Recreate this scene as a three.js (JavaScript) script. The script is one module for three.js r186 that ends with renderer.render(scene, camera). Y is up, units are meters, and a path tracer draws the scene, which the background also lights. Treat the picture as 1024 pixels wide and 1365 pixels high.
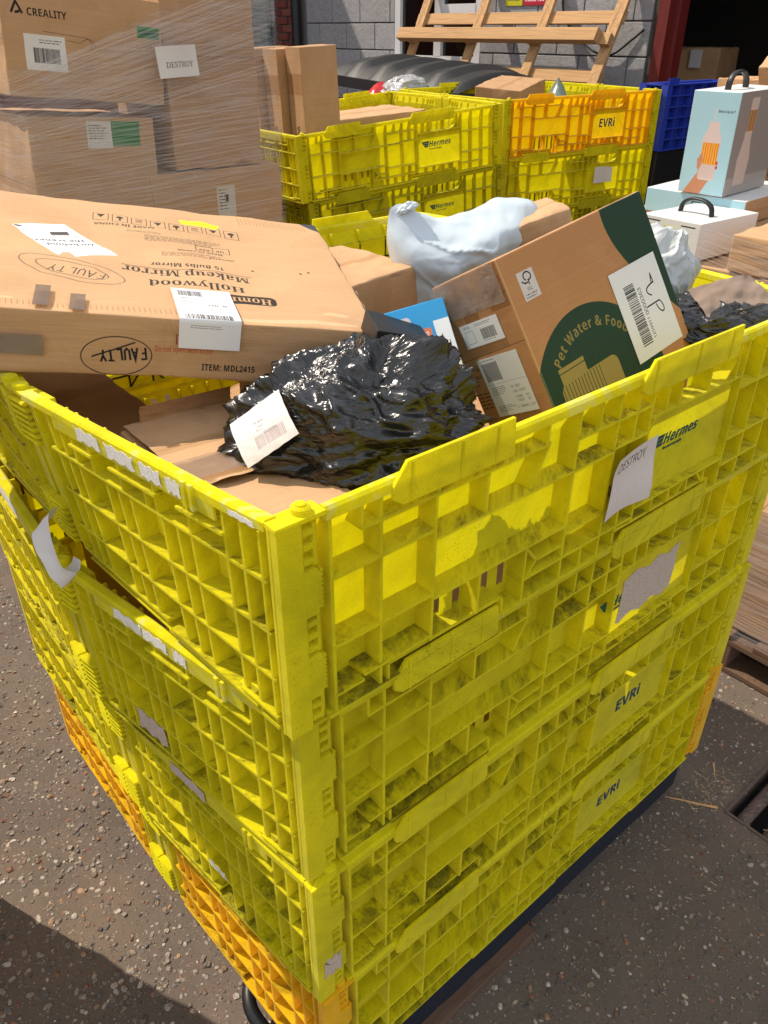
import * as THREE from 'three';
import { mergeGeometries } from 'three/addons/utils/BufferGeometryUtils.js';
import { FontLoader } from 'three/addons/loaders/FontLoader.js';
import { TextGeometry } from 'three/addons/geometries/TextGeometry.js';
import { createNoise3D } from 'simplex-noise';

// ---------------------------------------------------------------- camera, sky, sun, exposure
const scene = new THREE.Scene();
const camera = new THREE.PerspectiveCamera(66.53, 768 / 1024, 0.05, 120);
camera.position.set(-0.336, 1.74, 0.553);
camera.up.set(0.337, 0.852, -0.401);
camera.lookAt(-0.336 + 0.554, 1.74 - 0.524, 0.553 - 0.647);

const SUN = new THREE.Vector3(-0.24, 0.80, -0.55).normalize();
function rng(seed) { let a = seed >>> 0; return () => { a = (a + 0x6d2b79f5) >>> 0; let t = Math.imul(a ^ (a >>> 15), 1 | a); t = (t + Math.imul(t ^ (t >>> 7), 61 | t)) ^ t; return ((t ^ (t >>> 14)) >>> 0) / 4294967296; }; }
const noise3 = createNoise3D(rng(77));
const fbm = (x, y, z, o = 4) => { let s = 0, a = 0.5, f = 1; for (let i = 0; i < o; i++) { s += a * noise3(x * f, y * f, z * f); f *= 2.03; a *= 0.5; } return s; };
const clamp = (x, a = 0, b = 1) => Math.min(b, Math.max(a, x));
const mix = (a, b, t) => a + (b - a) * t;
const sstep = (a, b, x) => { const t = clamp((x - a) / (b - a)); return t * t * (3 - 2 * t); };
{
  const W = 512, H = 256, d = new Float32Array(W * H * 4);
  for (let j = 0; j < H; j++) for (let i = 0; i < W; i++) {
    const el = (j + 0.5) / H * Math.PI - Math.PI / 2, az = (i + 0.5) / W * Math.PI * 2;
    const y = Math.sin(el), x = Math.cos(el) * Math.cos(az), z = Math.cos(el) * Math.sin(az);
    const t = Math.pow(clamp(y), 0.55);
    let c = [mix(0.90, 0.54, t), mix(0.90, 0.60, t), mix(0.91, 0.71, t)];
    const k = 1 / (Math.max(y, 0.02) + 0.25);
    const cl = sstep(0.02, 0.42, fbm(x * k * 1.3 + 4, z * k * 1.3, 1.7, 5)) * sstep(0, 0.12, y);
    c = [mix(c[0], 1.25, cl * 0.8), mix(c[1], 1.25, cl * 0.8), mix(c[2], 1.27, cl * 0.8)];
    if (y < 0) c = [0.2, 0.18, 0.16];
    const o = (j * W + i) * 4; d[o] = c[0]; d[o + 1] = c[1]; d[o + 2] = c[2]; d[o + 3] = 1;
  }
  const sky = new THREE.DataTexture(d, W, H, THREE.RGBAFormat, THREE.FloatType);
  sky.mapping = THREE.EquirectangularReflectionMapping; sky.magFilter = sky.minFilter = THREE.LinearFilter; sky.needsUpdate = true;
  scene.background = sky; scene.environment = sky;
  scene.backgroundIntensity = 0.9; scene.environmentIntensity = 0.9;
}
const sun = new THREE.DirectionalLight(0xfff1de, 4.4);
sun.position.copy(SUN).multiplyScalar(20); sun.castShadow = true;
sun.shadow.mapSize.set(2048, 2048);
Object.assign(sun.shadow.camera, { left: -8, right: 8, top: 8, bottom: -8, near: 1, far: 45 });
scene.add(sun);
const renderer = new THREE.WebGLRenderer({ antialias: true });
renderer.toneMapping = THREE.LinearToneMapping;
renderer.toneMappingExposure = 1.15;
renderer.shadowMap.enabled = true;

// ---------------------------------------------------------------- helpers
const taken = new Map();
function numbered(n) { const k = taken.get(n) ?? 0; taken.set(n, k + 1); return k ? `${n}_${String(k).padStart(3, '0')}` : n; }
function thing(name, label, category, group) {
  const o = new THREE.Group(); o.name = numbered(name); o.userData = { label, category };
  if (group) o.userData.group = group;
  scene.add(o); return o;
}
function part(parent, name, geo, mat, label) {
  const m = new THREE.Mesh(geo, mat); m.name = name; m.castShadow = m.receiveShadow = true;
  if (label) m.userData.label = label;
  parent.add(m); return m;
}
function solo(name, geo, mat, label, category, group) {
  const m = new THREE.Mesh(geo, mat); m.name = numbered(name); m.castShadow = m.receiveShadow = true;
  m.userData = { label, category }; if (group) m.userData.group = group;
  scene.add(m); return m;
}
function structure(name, geo, mat) {
  const m = new THREE.Mesh(geo, mat); m.name = numbered(name); m.castShadow = m.receiveShadow = true;
  m.userData.kind = 'structure'; scene.add(m); return m;
}
function basis(o, pos, ex, ey, ez) {                    // set an object's position and axes
  const m = new THREE.Matrix4().makeBasis(new THREE.Vector3(...ex).normalize(), new THREE.Vector3(...ey).normalize(), new THREE.Vector3(...ez).normalize());
  o.quaternion.setFromRotationMatrix(m); o.position.set(...pos); return o;
}
const lin = (r, g, b) => new THREE.Color().setRGB(r, g, b);

// a small mesh builder in panel coordinates (u along, v up, d outward)
class MB {
  constructor(seed = 1) { this.q = []; this.off = rng(seed)() * 1.3; }
  face(pts, uvs) { this.q.push([pts, uvs]); return this; }
  box(u0, u1, v0, v1, d0, d1) {
    const P = (a, b, c) => [a ? u1 : u0, b ? v1 : v0, c ? d1 : d0], o = this.off;
    const A = (p) => [(p[0] + o) / 1.3, 0.02 + p[1] * 0.7], S = (p) => [(p[2] * 1.7 + p[0] + o) / 1.3, 0.02 + p[1] * 0.7];
    const T = (p) => [(p[0] + o) / 1.3, 0.62 + (p[2] + p[1]) * 0.7];
    for (const [f, g] of [[[P(0, 0, 1), P(1, 0, 1), P(1, 1, 1), P(0, 1, 1)], A], [[P(1, 0, 0), P(0, 0, 0), P(0, 1, 0), P(1, 1, 0)], A], [[P(1, 0, 1), P(1, 0, 0), P(1, 1, 0), P(1, 1, 1)], S],
      [[P(0, 0, 0), P(0, 0, 1), P(0, 1, 1), P(0, 1, 0)], S], [[P(0, 1, 1), P(1, 1, 1), P(1, 1, 0), P(0, 1, 0)], d1 - d0 > 0.02 && v1 < 0.27 ? T : S], [[P(0, 0, 0), P(1, 0, 0), P(1, 0, 1), P(0, 0, 1)], S]]) this.face(f, f.map(g));
    return this;
  }
  sheet(u0, u1, v0, v1, d, e = d) { const f = [[u0, v0, d], [u1, v0, d], [u1, v1, e], [u0, v1, e]], o = this.off; return this.face(f, f.map((p) => [(p[0] + o) / 1.3, 0.02 + p[1] * 0.7])); }
  prism(poly, d0, d1) {                                 // polygon in (u, v), convex, extruded along d
    const o = this.off, g = (p) => [(p[0] + o + p[2]) / 1.3, 0.02 + p[1] * 0.7];
    const F = poly.map((p) => [p[0], p[1], d1]), B = poly.map((p) => [p[0], p[1], d0]).reverse();
    this.face(F, F.map(g)); this.face(B, B.map(g));
    for (let i = 0; i < poly.length; i++) { const a = poly[i], b = poly[(i + 1) % poly.length]; const f = [[a[0], a[1], d0], [b[0], b[1], d0], [b[0], b[1], d1], [a[0], a[1], d1]]; this.face(f, f.map(g)); }
    return this;
  }
  along(poly, u0, u1, n = 1) {                          // polygon in (v, d), convex, extruded along u
    const o = this.off, g = (p) => [(p[0] + o) / 1.3, 0.02 + (p[1] + p[2] + 0.06) * 0.7];
    for (let k = 0; k < n; k++) { const a0 = mix(u0, u1, k / n), a1 = mix(u0, u1, (k + 1) / n);
      for (let i = 0; i < poly.length; i++) { const a = poly[i], b = poly[(i + 1) % poly.length]; const f = [[a0, a[0], a[1]], [a1, a[0], a[1]], [a1, b[0], b[1]], [a0, b[0], b[1]]]; this.face(f, f.map(g)); } }
    for (const u of [u0, u1]) { const f = poly.map((p) => [u, p[0], p[1]]); this.face(f, f.map(g)); }
    return this;
  }
  disc(u, d, r, v0, v1, n = 14) {                       // upright round pin
    const ring = (v, k) => Array.from({ length: n }, (_, i) => [u + Math.cos(i / n * 6.2832) * r * k, v, d + Math.sin(i / n * 6.2832) * r * k]);
    const vm = mix(v0, v1, 0.75), a = ring(v0, 1), b = ring(vm, 1), c = ring(v1, 0.75), g = (p) => [(p[0] + this.off) / 1.3, 0.05 + p[1] * 0.7];
    for (const [x, y] of [[a, b], [b, c]]) for (let i = 0; i < n; i++) { const j = (i + 1) % n, f = [x[i], x[j], y[j], y[i]]; this.face(f, f.map(g)); }
    this.face(c, c.map(g)); return this;
  }
  geo(fn = (u, v, d) => [u, v, d]) {
    const p = [], t = [];
    for (const [pts, uvs] of this.q) for (let i = 1; i + 1 < pts.length; i++) for (const k of [0, i, i + 1]) { p.push(...fn(...pts[k])); t.push(...uvs[k]); }
    const g = new THREE.BufferGeometry();
    g.setAttribute('position', new THREE.Float32BufferAttribute(p, 3)); g.setAttribute('uv', new THREE.Float32BufferAttribute(t, 2));
    g.computeVertexNormals(); return g;
  }
}

function canvasTex(w, h, draw, { srgb = true, repeat } = {}) {
  const c = document.createElement('canvas'); c.width = w; c.height = h; draw(c.getContext('2d'), w, h);
  const t = new THREE.CanvasTexture(c); if (srgb) t.colorSpace = THREE.SRGBColorSpace;
  if (repeat) { t.wrapS = t.wrapT = THREE.RepeatWrapping; t.repeat.set(...repeat); }
  t.magFilter = THREE.LinearFilter; return t;
}
function dataTex(w, h, fn, { srgb = true, repeat } = {}) {
  const d = new Uint8Array(w * h * 4);
  for (let j = 0; j < h; j++) for (let i = 0; i < w; i++) { const c = fn(i / w, j / h, i, j), o = (j * w + i) * 4; d[o] = clamp(c[0], 0, 255); d[o + 1] = clamp(c[1], 0, 255); d[o + 2] = clamp(c[2], 0, 255); d[o + 3] = 255; }
  const t = new THREE.DataTexture(d, w, h, THREE.RGBAFormat); if (srgb) t.colorSpace = THREE.SRGBColorSpace;
  t.wrapS = t.wrapT = THREE.RepeatWrapping; if (repeat) t.repeat.set(...repeat);
  t.magFilter = THREE.LinearFilter; t.minFilter = THREE.LinearMipmapLinearFilter; t.generateMipmaps = true; t.needsUpdate = true; return t;
}
// noise that repeats over the unit square
const tile = (u, v, fu, fv, s = 0) => { const a = u * 6.2832, b = v * 6.2832, ru = fu / 6.2832, rv = fv / 6.2832; return noise3(Math.cos(a) * ru + s * 7.1, Math.sin(a) * ru + Math.cos(b) * rv * 1.3, Math.sin(b) * rv + s * 3.3); };

// crisp straight creases of thin film: folded planes in random directions, each living only in patches
const creaseDirs = (() => { const r = rng(404), out = []; for (let i = 0; i < 14; i++) { const a = r() * 6.2832, z = r() * 2 - 1, s = Math.sqrt(1 - z * z), f = 1.1 + 4.2 * (i / 13); out.push([Math.cos(a) * s, z, Math.sin(a) * s, f, r()]); } return out; })();
function crease(x, y, z, seed) { let s = 0; creaseDirs.forEach(([a, b, c, f, ph], i) => { const d = (x * a + y * b + z * c) * f + ph + seed * 0.37, t = Math.abs(d - Math.floor(d) - 0.5) * 2; s += t / f * clamp(0.5 + noise3(x * 1.4 + i * 3.1, y * 1.4 + seed, z * 1.4 - i)); }); return s; }
// ---------------------------------------------------------------- materials
// moulded plastic: lower half of the map is the plain wall, upper half (v > 0.6) the grimy shelf tops
function plasticMap(base, seed, worn = 0) {
  return dataTex(1024, 1024, (u, v) => {
    const dirty = v > 0.6;
    const n1 = tile(u, v, 9, 9, seed), n2 = tile(u, v, 34, 34, seed + 1), n3 = tile(u, v, 330, 330, seed + 2), n6 = tile(u, v, 150, 150, seed + 6), n4 = tile(u, v, 60, 60, seed + 3), n5 = tile(u, v, 4, 4, seed + 4);
    let k = 1 + 0.05 * n1 + 0.035 * n2 + 0.03 * n3;
    let c = [base[0] * k, base[1] * k, base[2] * (k + 0.25 * n1)];
    const grime = dirty ? sstep(-0.35, 0.9, n2 * 0.4 + n4 * 0.35 + n6 * 0.25 + n1 * 0.45 + 0.1) * 0.5 + sstep(0.35, 0.9, n3 * 0.7 + n6 * 0.3 + n2 * 0.4) * 0.4 : sstep(0.35, 0.95, n2 * 0.5 + n1 * 0.6) * 0.14 + sstep(0.8, 0.95, n3 * 0.85 + n1 * 0.3) * 0.4;
    const g = clamp(grime * (0.72 + 0.5 * n5 + 0.25 * n1), 0, 0.8); c = [mix(c[0], 88, g), mix(c[1], 80, g), mix(c[2], 22, g)];
    const s = tile(u, v, 220, 14, seed + 5) + 0.4 * n5;
    const w = clamp(sstep(0.85, 1.1, s) * 0.22 + sstep(0.82, 1.0, n2 * 0.8 + n5 * 0.4) * 0.2 + worn * (sstep(-0.05, 0.4, n1 * 0.6 + n4 * 0.5 + n6 * 0.25) * 0.75 + sstep(0.1, 0.5, n6 * 0.6 + n3 * 0.5) * 0.25), 0, 0.85);
    return [mix(c[0], 232, w), mix(c[1], 230, w), mix(c[2], worn ? 165 : 110, w)];
  });
}
const plasticBump = dataTex(512, 512, (u, v) => { const n = 128 + 60 * tile(u, v, 60, 60, 3) + 40 * tile(u, v, 14, 14, 8); return [n, n, n]; }, { srgb: false });
const plastic = (base, seed, trans, worn = 0) => new THREE.MeshPhysicalMaterial({ map: plasticMap(base, seed, worn), roughness: 1, transmission: trans, thickness: 0, clearcoat: 0.08, clearcoatRoughness: 0.4, specularIntensity: 0.35, bumpMap: plasticBump, bumpScale: 0.0006, side: THREE.DoubleSide });
const M = {};
M.yellow = plastic([239, 230, 3], 1, 0.42);
M.yellowWorn = plastic([239, 230, 3], 4, 0.36, 0.8);
M.yellowOld = plastic([211, 204, 6], 2, 0.42);
M.orange = plastic([255, 212, 4], 3, 0.44);
M.blue = new THREE.MeshPhysicalMaterial({ color: lin(0.02, 0.05, 0.42), roughness: 0.5, clearcoat: 0.2, clearcoatRoughness: 0.4 });
M.ink = new THREE.MeshStandardMaterial({ color: lin(0.005, 0.075, 0.06), roughness: 0.6 });
M.navy = new THREE.MeshStandardMaterial({ color: lin(0.012, 0.05, 0.10), roughness: 0.6 });
M.black = new THREE.MeshPhysicalMaterial({ color: lin(0.012, 0.012, 0.013), roughness: 0.45 });
M.dark = new THREE.MeshStandardMaterial({ color: lin(0.03, 0.028, 0.026), roughness: 0.9 });
M.paper = new THREE.MeshPhysicalMaterial({ color: lin(0.72, 0.70, 0.69), roughness: 1, transmission: 0.15, thickness: 0, side: THREE.DoubleSide });
M.tornPaper = new THREE.MeshStandardMaterial({ roughness: 1, side: THREE.DoubleSide, map: dataTex(256, 256, (u, v) => { const a = tile(u, v, 40, 40, 5), b = tile(u, v, 8, 90, 6); const k = 1 + 0.12 * a + 0.1 * b; return [196 * k, 180 * k, 166 * k]; }), bumpMap: dataTex(256, 256, (u, v) => { const n = 128 + 90 * tile(u, v, 12, 70, 9); return [n, n, n]; }, { srgb: false }), bumpScale: 0.0012 });
M.residue = new THREE.MeshStandardMaterial({ roughness: 0.95, side: THREE.DoubleSide, map: dataTex(256, 256, (u, v) => { const a = tile(u, v, 30, 30, 15), b = tile(u, v, 90, 90, 16); const k = 1 + 0.1 * a + 0.08 * b; return [232 * k, 229 * k, 218 * k]; }) });

function woodMap(base, seed) {
  return dataTex(512, 512, (u, v) => {
    const g = tile(u, v, 3, 60, seed) * 0.55 + tile(u, v, 6, 160, seed + 1) * 0.35 + tile(u, v, 8, 8, seed + 2) * 0.3, k = 1 + 0.16 * g, st = sstep(0.55, 0.9, tile(u, v, 5, 9, seed + 4)) * 0.35;
    return [mix(base[0] * k, 70, st), mix(base[1] * k, 55, st), mix(base[2] * k, 45, st)];
  });
}
M.wood = new THREE.MeshStandardMaterial({ map: woodMap([190, 150, 104], 21), roughness: 0.85 });
M.oldWood = new THREE.MeshStandardMaterial({ map: woodMap([104, 80, 62], 26), roughness: 0.9 });
M.blueWood = new THREE.MeshStandardMaterial({ roughness: 0.8, map: dataTex(512, 256, (u, v) => { const n = tile(u, v, 20, 20, 31) * 0.6 + tile(u, v, 70, 70, 32) * 0.5, w = sstep(0.45, 0.7, n), k = 1 + 0.2 * tile(u, v, 5, 70, 33); return [mix(20 * k, 62, w), mix(28 * k, 54, w), mix(44 * k, 48, w)]; }) });

// cardboard
function cardboard(x, w, h, seed, base = [188, 149, 108]) {
  const r = rng(seed * 131 + 7);
  x.fillStyle = `rgb(${base})`; x.fillRect(0, 0, w, h);
  for (let i = 0; i < h; i += 2) { x.fillStyle = `rgba(${r() < 0.5 ? '90,55,25' : '255,225,185'},${r() * 0.045})`; x.fillRect(0, i, w, 1 + r() * 2); }
  for (let i = 0; i < w * h / 260; i++) { x.fillStyle = `rgba(${r() < 0.6 ? '80,48,22' : '250,220,175'},${0.05 + r() * 0.12})`; const a = r() * 6.3, l = 1 + r() * 5; x.save(); x.translate(r() * w, r() * h); x.rotate(a); x.fillRect(0, 0, l, 0.8); x.restore(); }
  for (let i = 0; i < 26; i++) { const g = 0.02 + r() * 0.035; x.fillStyle = `rgba(${r() < 0.5 ? '105,66,34' : '240,205,160'},${g})`; x.beginPath(); x.ellipse(r() * w, r() * h, (0.03 + r() * 0.14) * w, (0.02 + r() * 0.07) * h, r() * 3, 0, 6.3); x.fill(); }
  for (let i = 0; i < 18; i++) { x.strokeStyle = `rgba(${r() < 0.5 ? '75,45,22' : '235,205,165'},${0.12 + r() * 0.18})`; x.lineWidth = 0.7 + r(); x.beginPath(); const a = r() * w, b = r() * h; x.moveTo(a, b); x.quadraticCurveTo(a + (r() - 0.5) * 60, b + (r() - 0.5) * 30, a + (r() - 0.5) * 110, b + (r() - 0.5) * 50); x.stroke(); }
}
const cardBump = dataTex(256, 256, (u, v) => { const n = 128 + 50 * tile(u, v, 8, 8, 41) + 30 * tile(u, v, 40, 40, 42) + 18 * Math.sin(u * 6.2832 * 50); return [n, n, n]; }, { srgb: false });
const cardMat = (tex, o = {}) => new THREE.MeshStandardMaterial({ map: tex, roughness: 0.88, bumpMap: cardBump, bumpScale: 0.0008, ...o });
const plainCard = [1, 2, 3].map((s) => cardMat(canvasTex(512, 512, (x, w, h) => { cardboard(x, w, h, s, [[188, 149, 108], [180, 141, 103], [195, 156, 116]][s - 1]); x.fillStyle = 'rgba(150,108,66,.35)'; x.fillRect(0, h * 0.44, w, h * 0.12); x.fillStyle = 'rgba(235,212,178,.25)'; x.fillRect(0, h * 0.445, w, 3); x.strokeStyle = 'rgba(84,54,30,.6)'; x.lineWidth = 2; x.beginPath(); x.moveTo(0, h * 0.5); for (let i = 0; i <= 16; i++) x.lineTo(i * w / 16, h * 0.5 + Math.sin(i * 2.3 + s) * 1.5); x.stroke(); const r = rng(s * 17); for (let i = 0; i < 14; i++) { x.fillStyle = `rgba(${r() < 0.6 ? '222,190,150' : '96,64,38'},${0.12 + r() * 0.2})`; const a = r() * w, b = r() < 0.5 ? r() * 14 : h - r() * 14; x.beginPath(); x.ellipse(a, b, 10 + r() * 50, 2 + r() * 7, 0, 0, 6.3); x.fill(); } })));
const tornCard = cardMat(canvasTex(256, 256, (x, w, h) => { cardboard(x, w, h, 9, [186, 142, 98]); x.fillStyle = 'rgba(90,60,35,.3)'; for (let i = 0; i < w; i += 6) x.fillRect(i, 0, 2, h); }), { side: THREE.DoubleSide });

function barcode(x, x0, y0, w, h, seed, horiz = true, col = '#161616') {
  const r = rng(seed); x.fillStyle = col; let p = 0; const n = horiz ? w : h;
  while (p < n) { const b = n * (0.006 + r() * 0.018), g = n * (0.006 + r() * 0.016); if (horiz) x.fillRect(x0 + p, y0, Math.min(b, n - p), h); else x.fillRect(x0, y0 + p, w, Math.min(b, n - p)); p += b + g; }
}
function smallPrint(x, x0, y0, w, rows, step, seed, col = 'rgba(40,34,30,.8)', size = 0.5) {
  const r = rng(seed); x.fillStyle = col;
  for (let j = 0; j < rows; j++) { let p = 0; const len = w * (0.65 + r() * 0.35); while (p < len) { const b = step * (0.5 + r() * 2.6); x.fillRect(x0 + p, y0 + j * step * 1.5, Math.min(b, len - p), step * size); p += b + step * 0.6; } }
}
// a carton: six subdivided faces with rounded, slightly dented sides; origin at its centre; materials px nx py ny pz nz
function cartonGeo(w, h, d, { r = 0.004, amp = 0.002, seed = 1, n = 14 } = {}) {
  const P = [], U = [], I = [], g = new THREE.BufferGeometry(), hw = [w / 2, h / 2, d / 2];
  const faces = [[[0, 0, -1], [0, 1, 0], [1, 0, 0]], [[0, 0, 1], [0, 1, 0], [-1, 0, 0]], [[1, 0, 0], [0, 0, -1], [0, 1, 0]], [[1, 0, 0], [0, 0, 1], [0, -1, 0]], [[1, 0, 0], [0, 1, 0], [0, 0, 1]], [[-1, 0, 0], [0, 1, 0], [0, 0, -1]]];
  // grid lines: dense near the edges for the rounding
  const T = (half) => { const k = Math.min(0.45, r / half), a = [-1, -1 + k * 0.3, -1 + k]; for (let i = 1; i < n; i++) a.push(mix(-1 + k, 1 - k, i / n)); a.push(1 - k, 1 - k * 0.3, 1); return a; };
  faces.forEach(([eu, ev, en], f) => {
    const dot = (a) => Math.abs(a[0]) * hw[0] + Math.abs(a[1]) * hw[1] + Math.abs(a[2]) * hw[2];
    const hu = dot(eu), hv = dot(ev), hn = dot(en), tu = T(hu), tv = T(hv), base = P.length / 3, i0 = I.length;
    for (const b of tv) for (const a of tu) {
      const q = [0, 1, 2].map((k) => eu[k] * a * hu + ev[k] * b * hv + en[k] * hn);
      const inn = q.map((x, k) => clamp(x, -hw[k] + r, hw[k] - r)), dv = q.map((x, k) => x - inn[k]), l = Math.hypot(...dv) || 1;
      const nn = dv.map((x) => x / l), ex = 1 - Math.max(Math.abs(a), Math.abs(b)) * 0.35;
      const bulge = amp * (1.6 * fbm(q[0] * 6 + seed * 9, q[1] * 6, q[2] * 6 + seed, 3) + 0.5 * fbm(q[0] * 30, q[1] * 30 + seed, q[2] * 30, 2)) * ex * 1.4;
      P.push(...inn.map((x, k) => x + nn[k] * (r + bulge))); U.push((a + 1) / 2, (b + 1) / 2);
    }
    const nu = tu.length, nv = tv.length;
    for (let j = 0; j + 1 < nv; j++) for (let i = 0; i + 1 < nu; i++) { const a = base + j * nu + i; I.push(a, a + 1, a + nu + 1, a, a + nu + 1, a + nu); }
    g.addGroup(i0, I.length - i0, f);
  });
  g.setAttribute('position', new THREE.Float32BufferAttribute(P, 3)); g.setAttribute('uv', new THREE.Float32BufferAttribute(U, 2)); g.setIndex(I); g.computeVertexNormals(); return g;
}
function carton(name, label, size, mats, opt = {}, group) {
  const o = thing(name, label, opt.category ?? 'box', group);
  const m = part(o, 'carton_body', cartonGeo(...size, opt), Array.isArray(mats) ? mats : mats);
  if (!Array.isArray(mats)) m.material = [mats, mats, mats, mats, mats, mats];
  o.userData.size = undefined; delete o.userData.size; return o;
}
// thin sheet with a gentle curl; uv upright
function sheetGeo(w, h, bend = (u, v) => 0, nu = 12, nv = 12, cut) {
  const g = new THREE.PlaneGeometry(w, h, nu, nv), p = g.attributes.position;
  for (let i = 0; i < p.count; i++) p.setZ(i, bend(p.getX(i) / w + 0.5, p.getY(i) / h + 0.5));
  if (cut) for (let i = 0; i < p.count; i++) { const [a, b] = cut(p.getX(i) / w + 0.5, p.getY(i) / h + 0.5); p.setX(i, (a - 0.5) * w); p.setY(i, (b - 0.5) * h); }
  g.computeVertexNormals(); return g;
}
const paperMat = (tex) => new THREE.MeshPhysicalMaterial({ map: tex, roughness: 0.9, side: THREE.DoubleSide });
const tapeMat = new THREE.MeshPhysicalMaterial({ color: lin(0.75, 0.66, 0.55), roughness: 0.12, transmission: 0.75, thickness: 0, clearcoat: 1, clearcoatRoughness: 0.1, side: THREE.DoubleSide, bumpMap: plasticBump, bumpScale: 0.002 });
const font = await new FontLoader().loadAsync('fonts/droid/droid_sans_bold.typeface.json');
function lettering(text, size, slant = 0) {
  const g = new TextGeometry(text, { font, size, depth: 0.0006, curveSegments: 4, bevelEnabled: false });
  g.computeBoundingBox(); const b = g.boundingBox; g.translate(-(b.min.x + b.max.x) / 2, -(b.min.y + b.max.y) / 2, 0);
  if (slant) g.applyMatrix4(new THREE.Matrix4().makeShear(0, 0, slant, 0, 0, 0));
  return g;
}

// ---------------------------------------------------------------- the setting: ground
{
  const S = 2048, c = document.createElement('canvas'), b = document.createElement('canvas'); c.width = c.height = b.width = b.height = S;
  const x = c.getContext('2d'), y = b.getContext('2d'), r = rng(5);
  x.fillStyle = 'rgb(99,88,78)'; x.fillRect(0, 0, S, S); y.fillStyle = 'rgb(110,110,110)'; y.fillRect(0, 0, S, S);
  const wrap = (px, py, rad, f) => { for (const dx of [0, -S, S]) for (const dy of [0, -S, S]) if (px + dx > -rad && px + dx < S + rad && py + dy > -rad && py + dy < S + rad) f(px + dx, py + dy); };
  for (let i = 0; i < 620; i++) { const px = r() * S, py = r() * S, R = 16 + r() * r() * 190, col = r() < 0.4 ? '126,104,84' : r() < 0.55 ? '70,64,60' : '112,100,88', al = 0.05 + r() * 0.11, e = 0.4 + r() * 0.6, ro = r() * 3; wrap(px, py, R, (a, d) => { x.fillStyle = `rgba(${col},${al})`; x.beginPath(); x.ellipse(a, d, R, R * e, ro, 0, 6.3); x.fill(); }); }
  for (let i = 0; i < 90000; i++) { const px = r() * S, py = r() * S, R = 0.6 + r() * r() * 2.2, k = r(); x.fillStyle = k < 0.45 ? `rgba(58,50,45,${0.25 + r() * 0.5})` : k < 0.8 ? `rgba(130,108,88,${0.25 + r() * 0.5})` : `rgba(166,144,118,${0.2 + r() * 0.5})`; x.beginPath(); x.ellipse(px, py, R, R * (0.5 + r() * 0.5), r() * 3, 0, 6.3); x.fill(); if (i % 3 === 0) { y.fillStyle = k < 0.45 ? 'rgba(60,60,60,.6)' : 'rgba(165,165,165,.6)'; y.beginPath(); y.arc(px, py, R, 0, 6.3); y.fill(); } }
  for (let i = 0; i < 5200; i++) {
    const px = r() * S, py = r() * S, R = 2.2 + r() * r() * 6, e = 0.5 + r() * 0.4, ro = r() * 3, k = r();
    const col = k < 0.35 ? [150, 136, 120] : k < 0.6 ? [186, 172, 150] : k < 0.75 ? [140, 92, 66] : k < 0.9 ? [104, 98, 96] : [200, 190, 176], j = 0.75 + r() * 0.3;
    wrap(px, py, R, (a, d) => { x.fillStyle = `rgba(${col.map((q) => q * j | 0)},.85)`; x.beginPath(); x.ellipse(a, d, R, R * e, ro, 0, 6.3); x.fill(); y.fillStyle = 'rgba(205,205,205,.9)'; y.beginPath(); y.ellipse(a, d, R, R * e, ro, 0, 6.3); y.fill(); });
  }
  const mk = (cv, s) => { const t = new THREE.CanvasTexture(cv); if (s) t.colorSpace = THREE.SRGBColorSpace; t.wrapS = t.wrapT = THREE.RepeatWrapping; t.repeat.set(1 / 1.9, 1 / 1.9); t.magFilter = THREE.LinearFilter; return t; };
  const g = new THREE.PlaneGeometry(160, 160, 1, 1); g.rotateX(-Math.PI / 2);
  const uv = g.attributes.uv, p = g.attributes.position; for (let i = 0; i < p.count; i++) uv.setXY(i, p.getX(i), -p.getZ(i));
  // the yard sheet has a square hole where the drain grating lies
  const sh = new THREE.Shape([[-80, -80], [80, -80], [80, 80], [-80, 80]].map((q) => new THREE.Vector2(...q)));
  const DR = [1.21, 1.66, -0.24, 0.13];   // x0 x1, and -z range
  sh.holes.push(new THREE.Path([[1.215, -0.405], [1.215, -0.125], [1.60, -0.125], [1.60, -0.405]].map((q) => new THREE.Vector2(...q))));
  const gg = new THREE.ShapeGeometry(sh); gg.rotateX(-Math.PI / 2);
  const m = structure('ground', gg, new THREE.MeshStandardMaterial({ map: mk(c, true), bumpMap: mk(b, false), bumpScale: 0.004, roughness: 0.95 }));
  // loose and half-sunk stones
  const geo = new THREE.IcosahedronGeometry(1, 1), q = geo.attributes.position;
  for (let i = 0; i < q.count; i++) { const v = new THREE.Vector3().fromBufferAttribute(q, i), k = 1 + 0.35 * noise3(v.x * 1.3, v.y * 1.3, v.z * 1.3 + 5); q.setXYZ(i, v.x * k, v.y * k, v.z * k); }
  geo.computeVertexNormals();
  const N = 34000, im = new THREE.InstancedMesh(geo, new THREE.MeshStandardMaterial({ roughness: 0.8 }), N), M4 = new THREE.Matrix4(), Q = new THREE.Quaternion(), col = new THREE.Color();
  for (let i = 0; i < N; i++) {
    const left = i < N * 0.5; let X, Z, s;
    if (left) { X = -0.75 + r() * 0.85; Z = -2.6 + r() * 2.7; s = 0.0011 + Math.pow(r(), 4.2) * 0.0062; } else { X = 0.15 + r() * 2.1; Z = -0.5 + r() * 1.8; s = 0.0009 + Math.pow(r(), 5) * 0.0050; }
    if (X > 1.19 && X < 1.62 && Z > 0.1 && Z < 0.43) s = 0.0004;
    Q.setFromEuler(new THREE.Euler((r() - 0.5) * 0.5, r() * 6.3, (r() - 0.5) * 0.5));
    M4.compose(new THREE.Vector3(X, s * 0.15, Z), Q, new THREE.Vector3(s * (0.8 + r() * 0.7), s * (0.35 + r() * 0.4), s * (0.7 + r() * 0.4))); im.setMatrixAt(i, M4);
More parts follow.
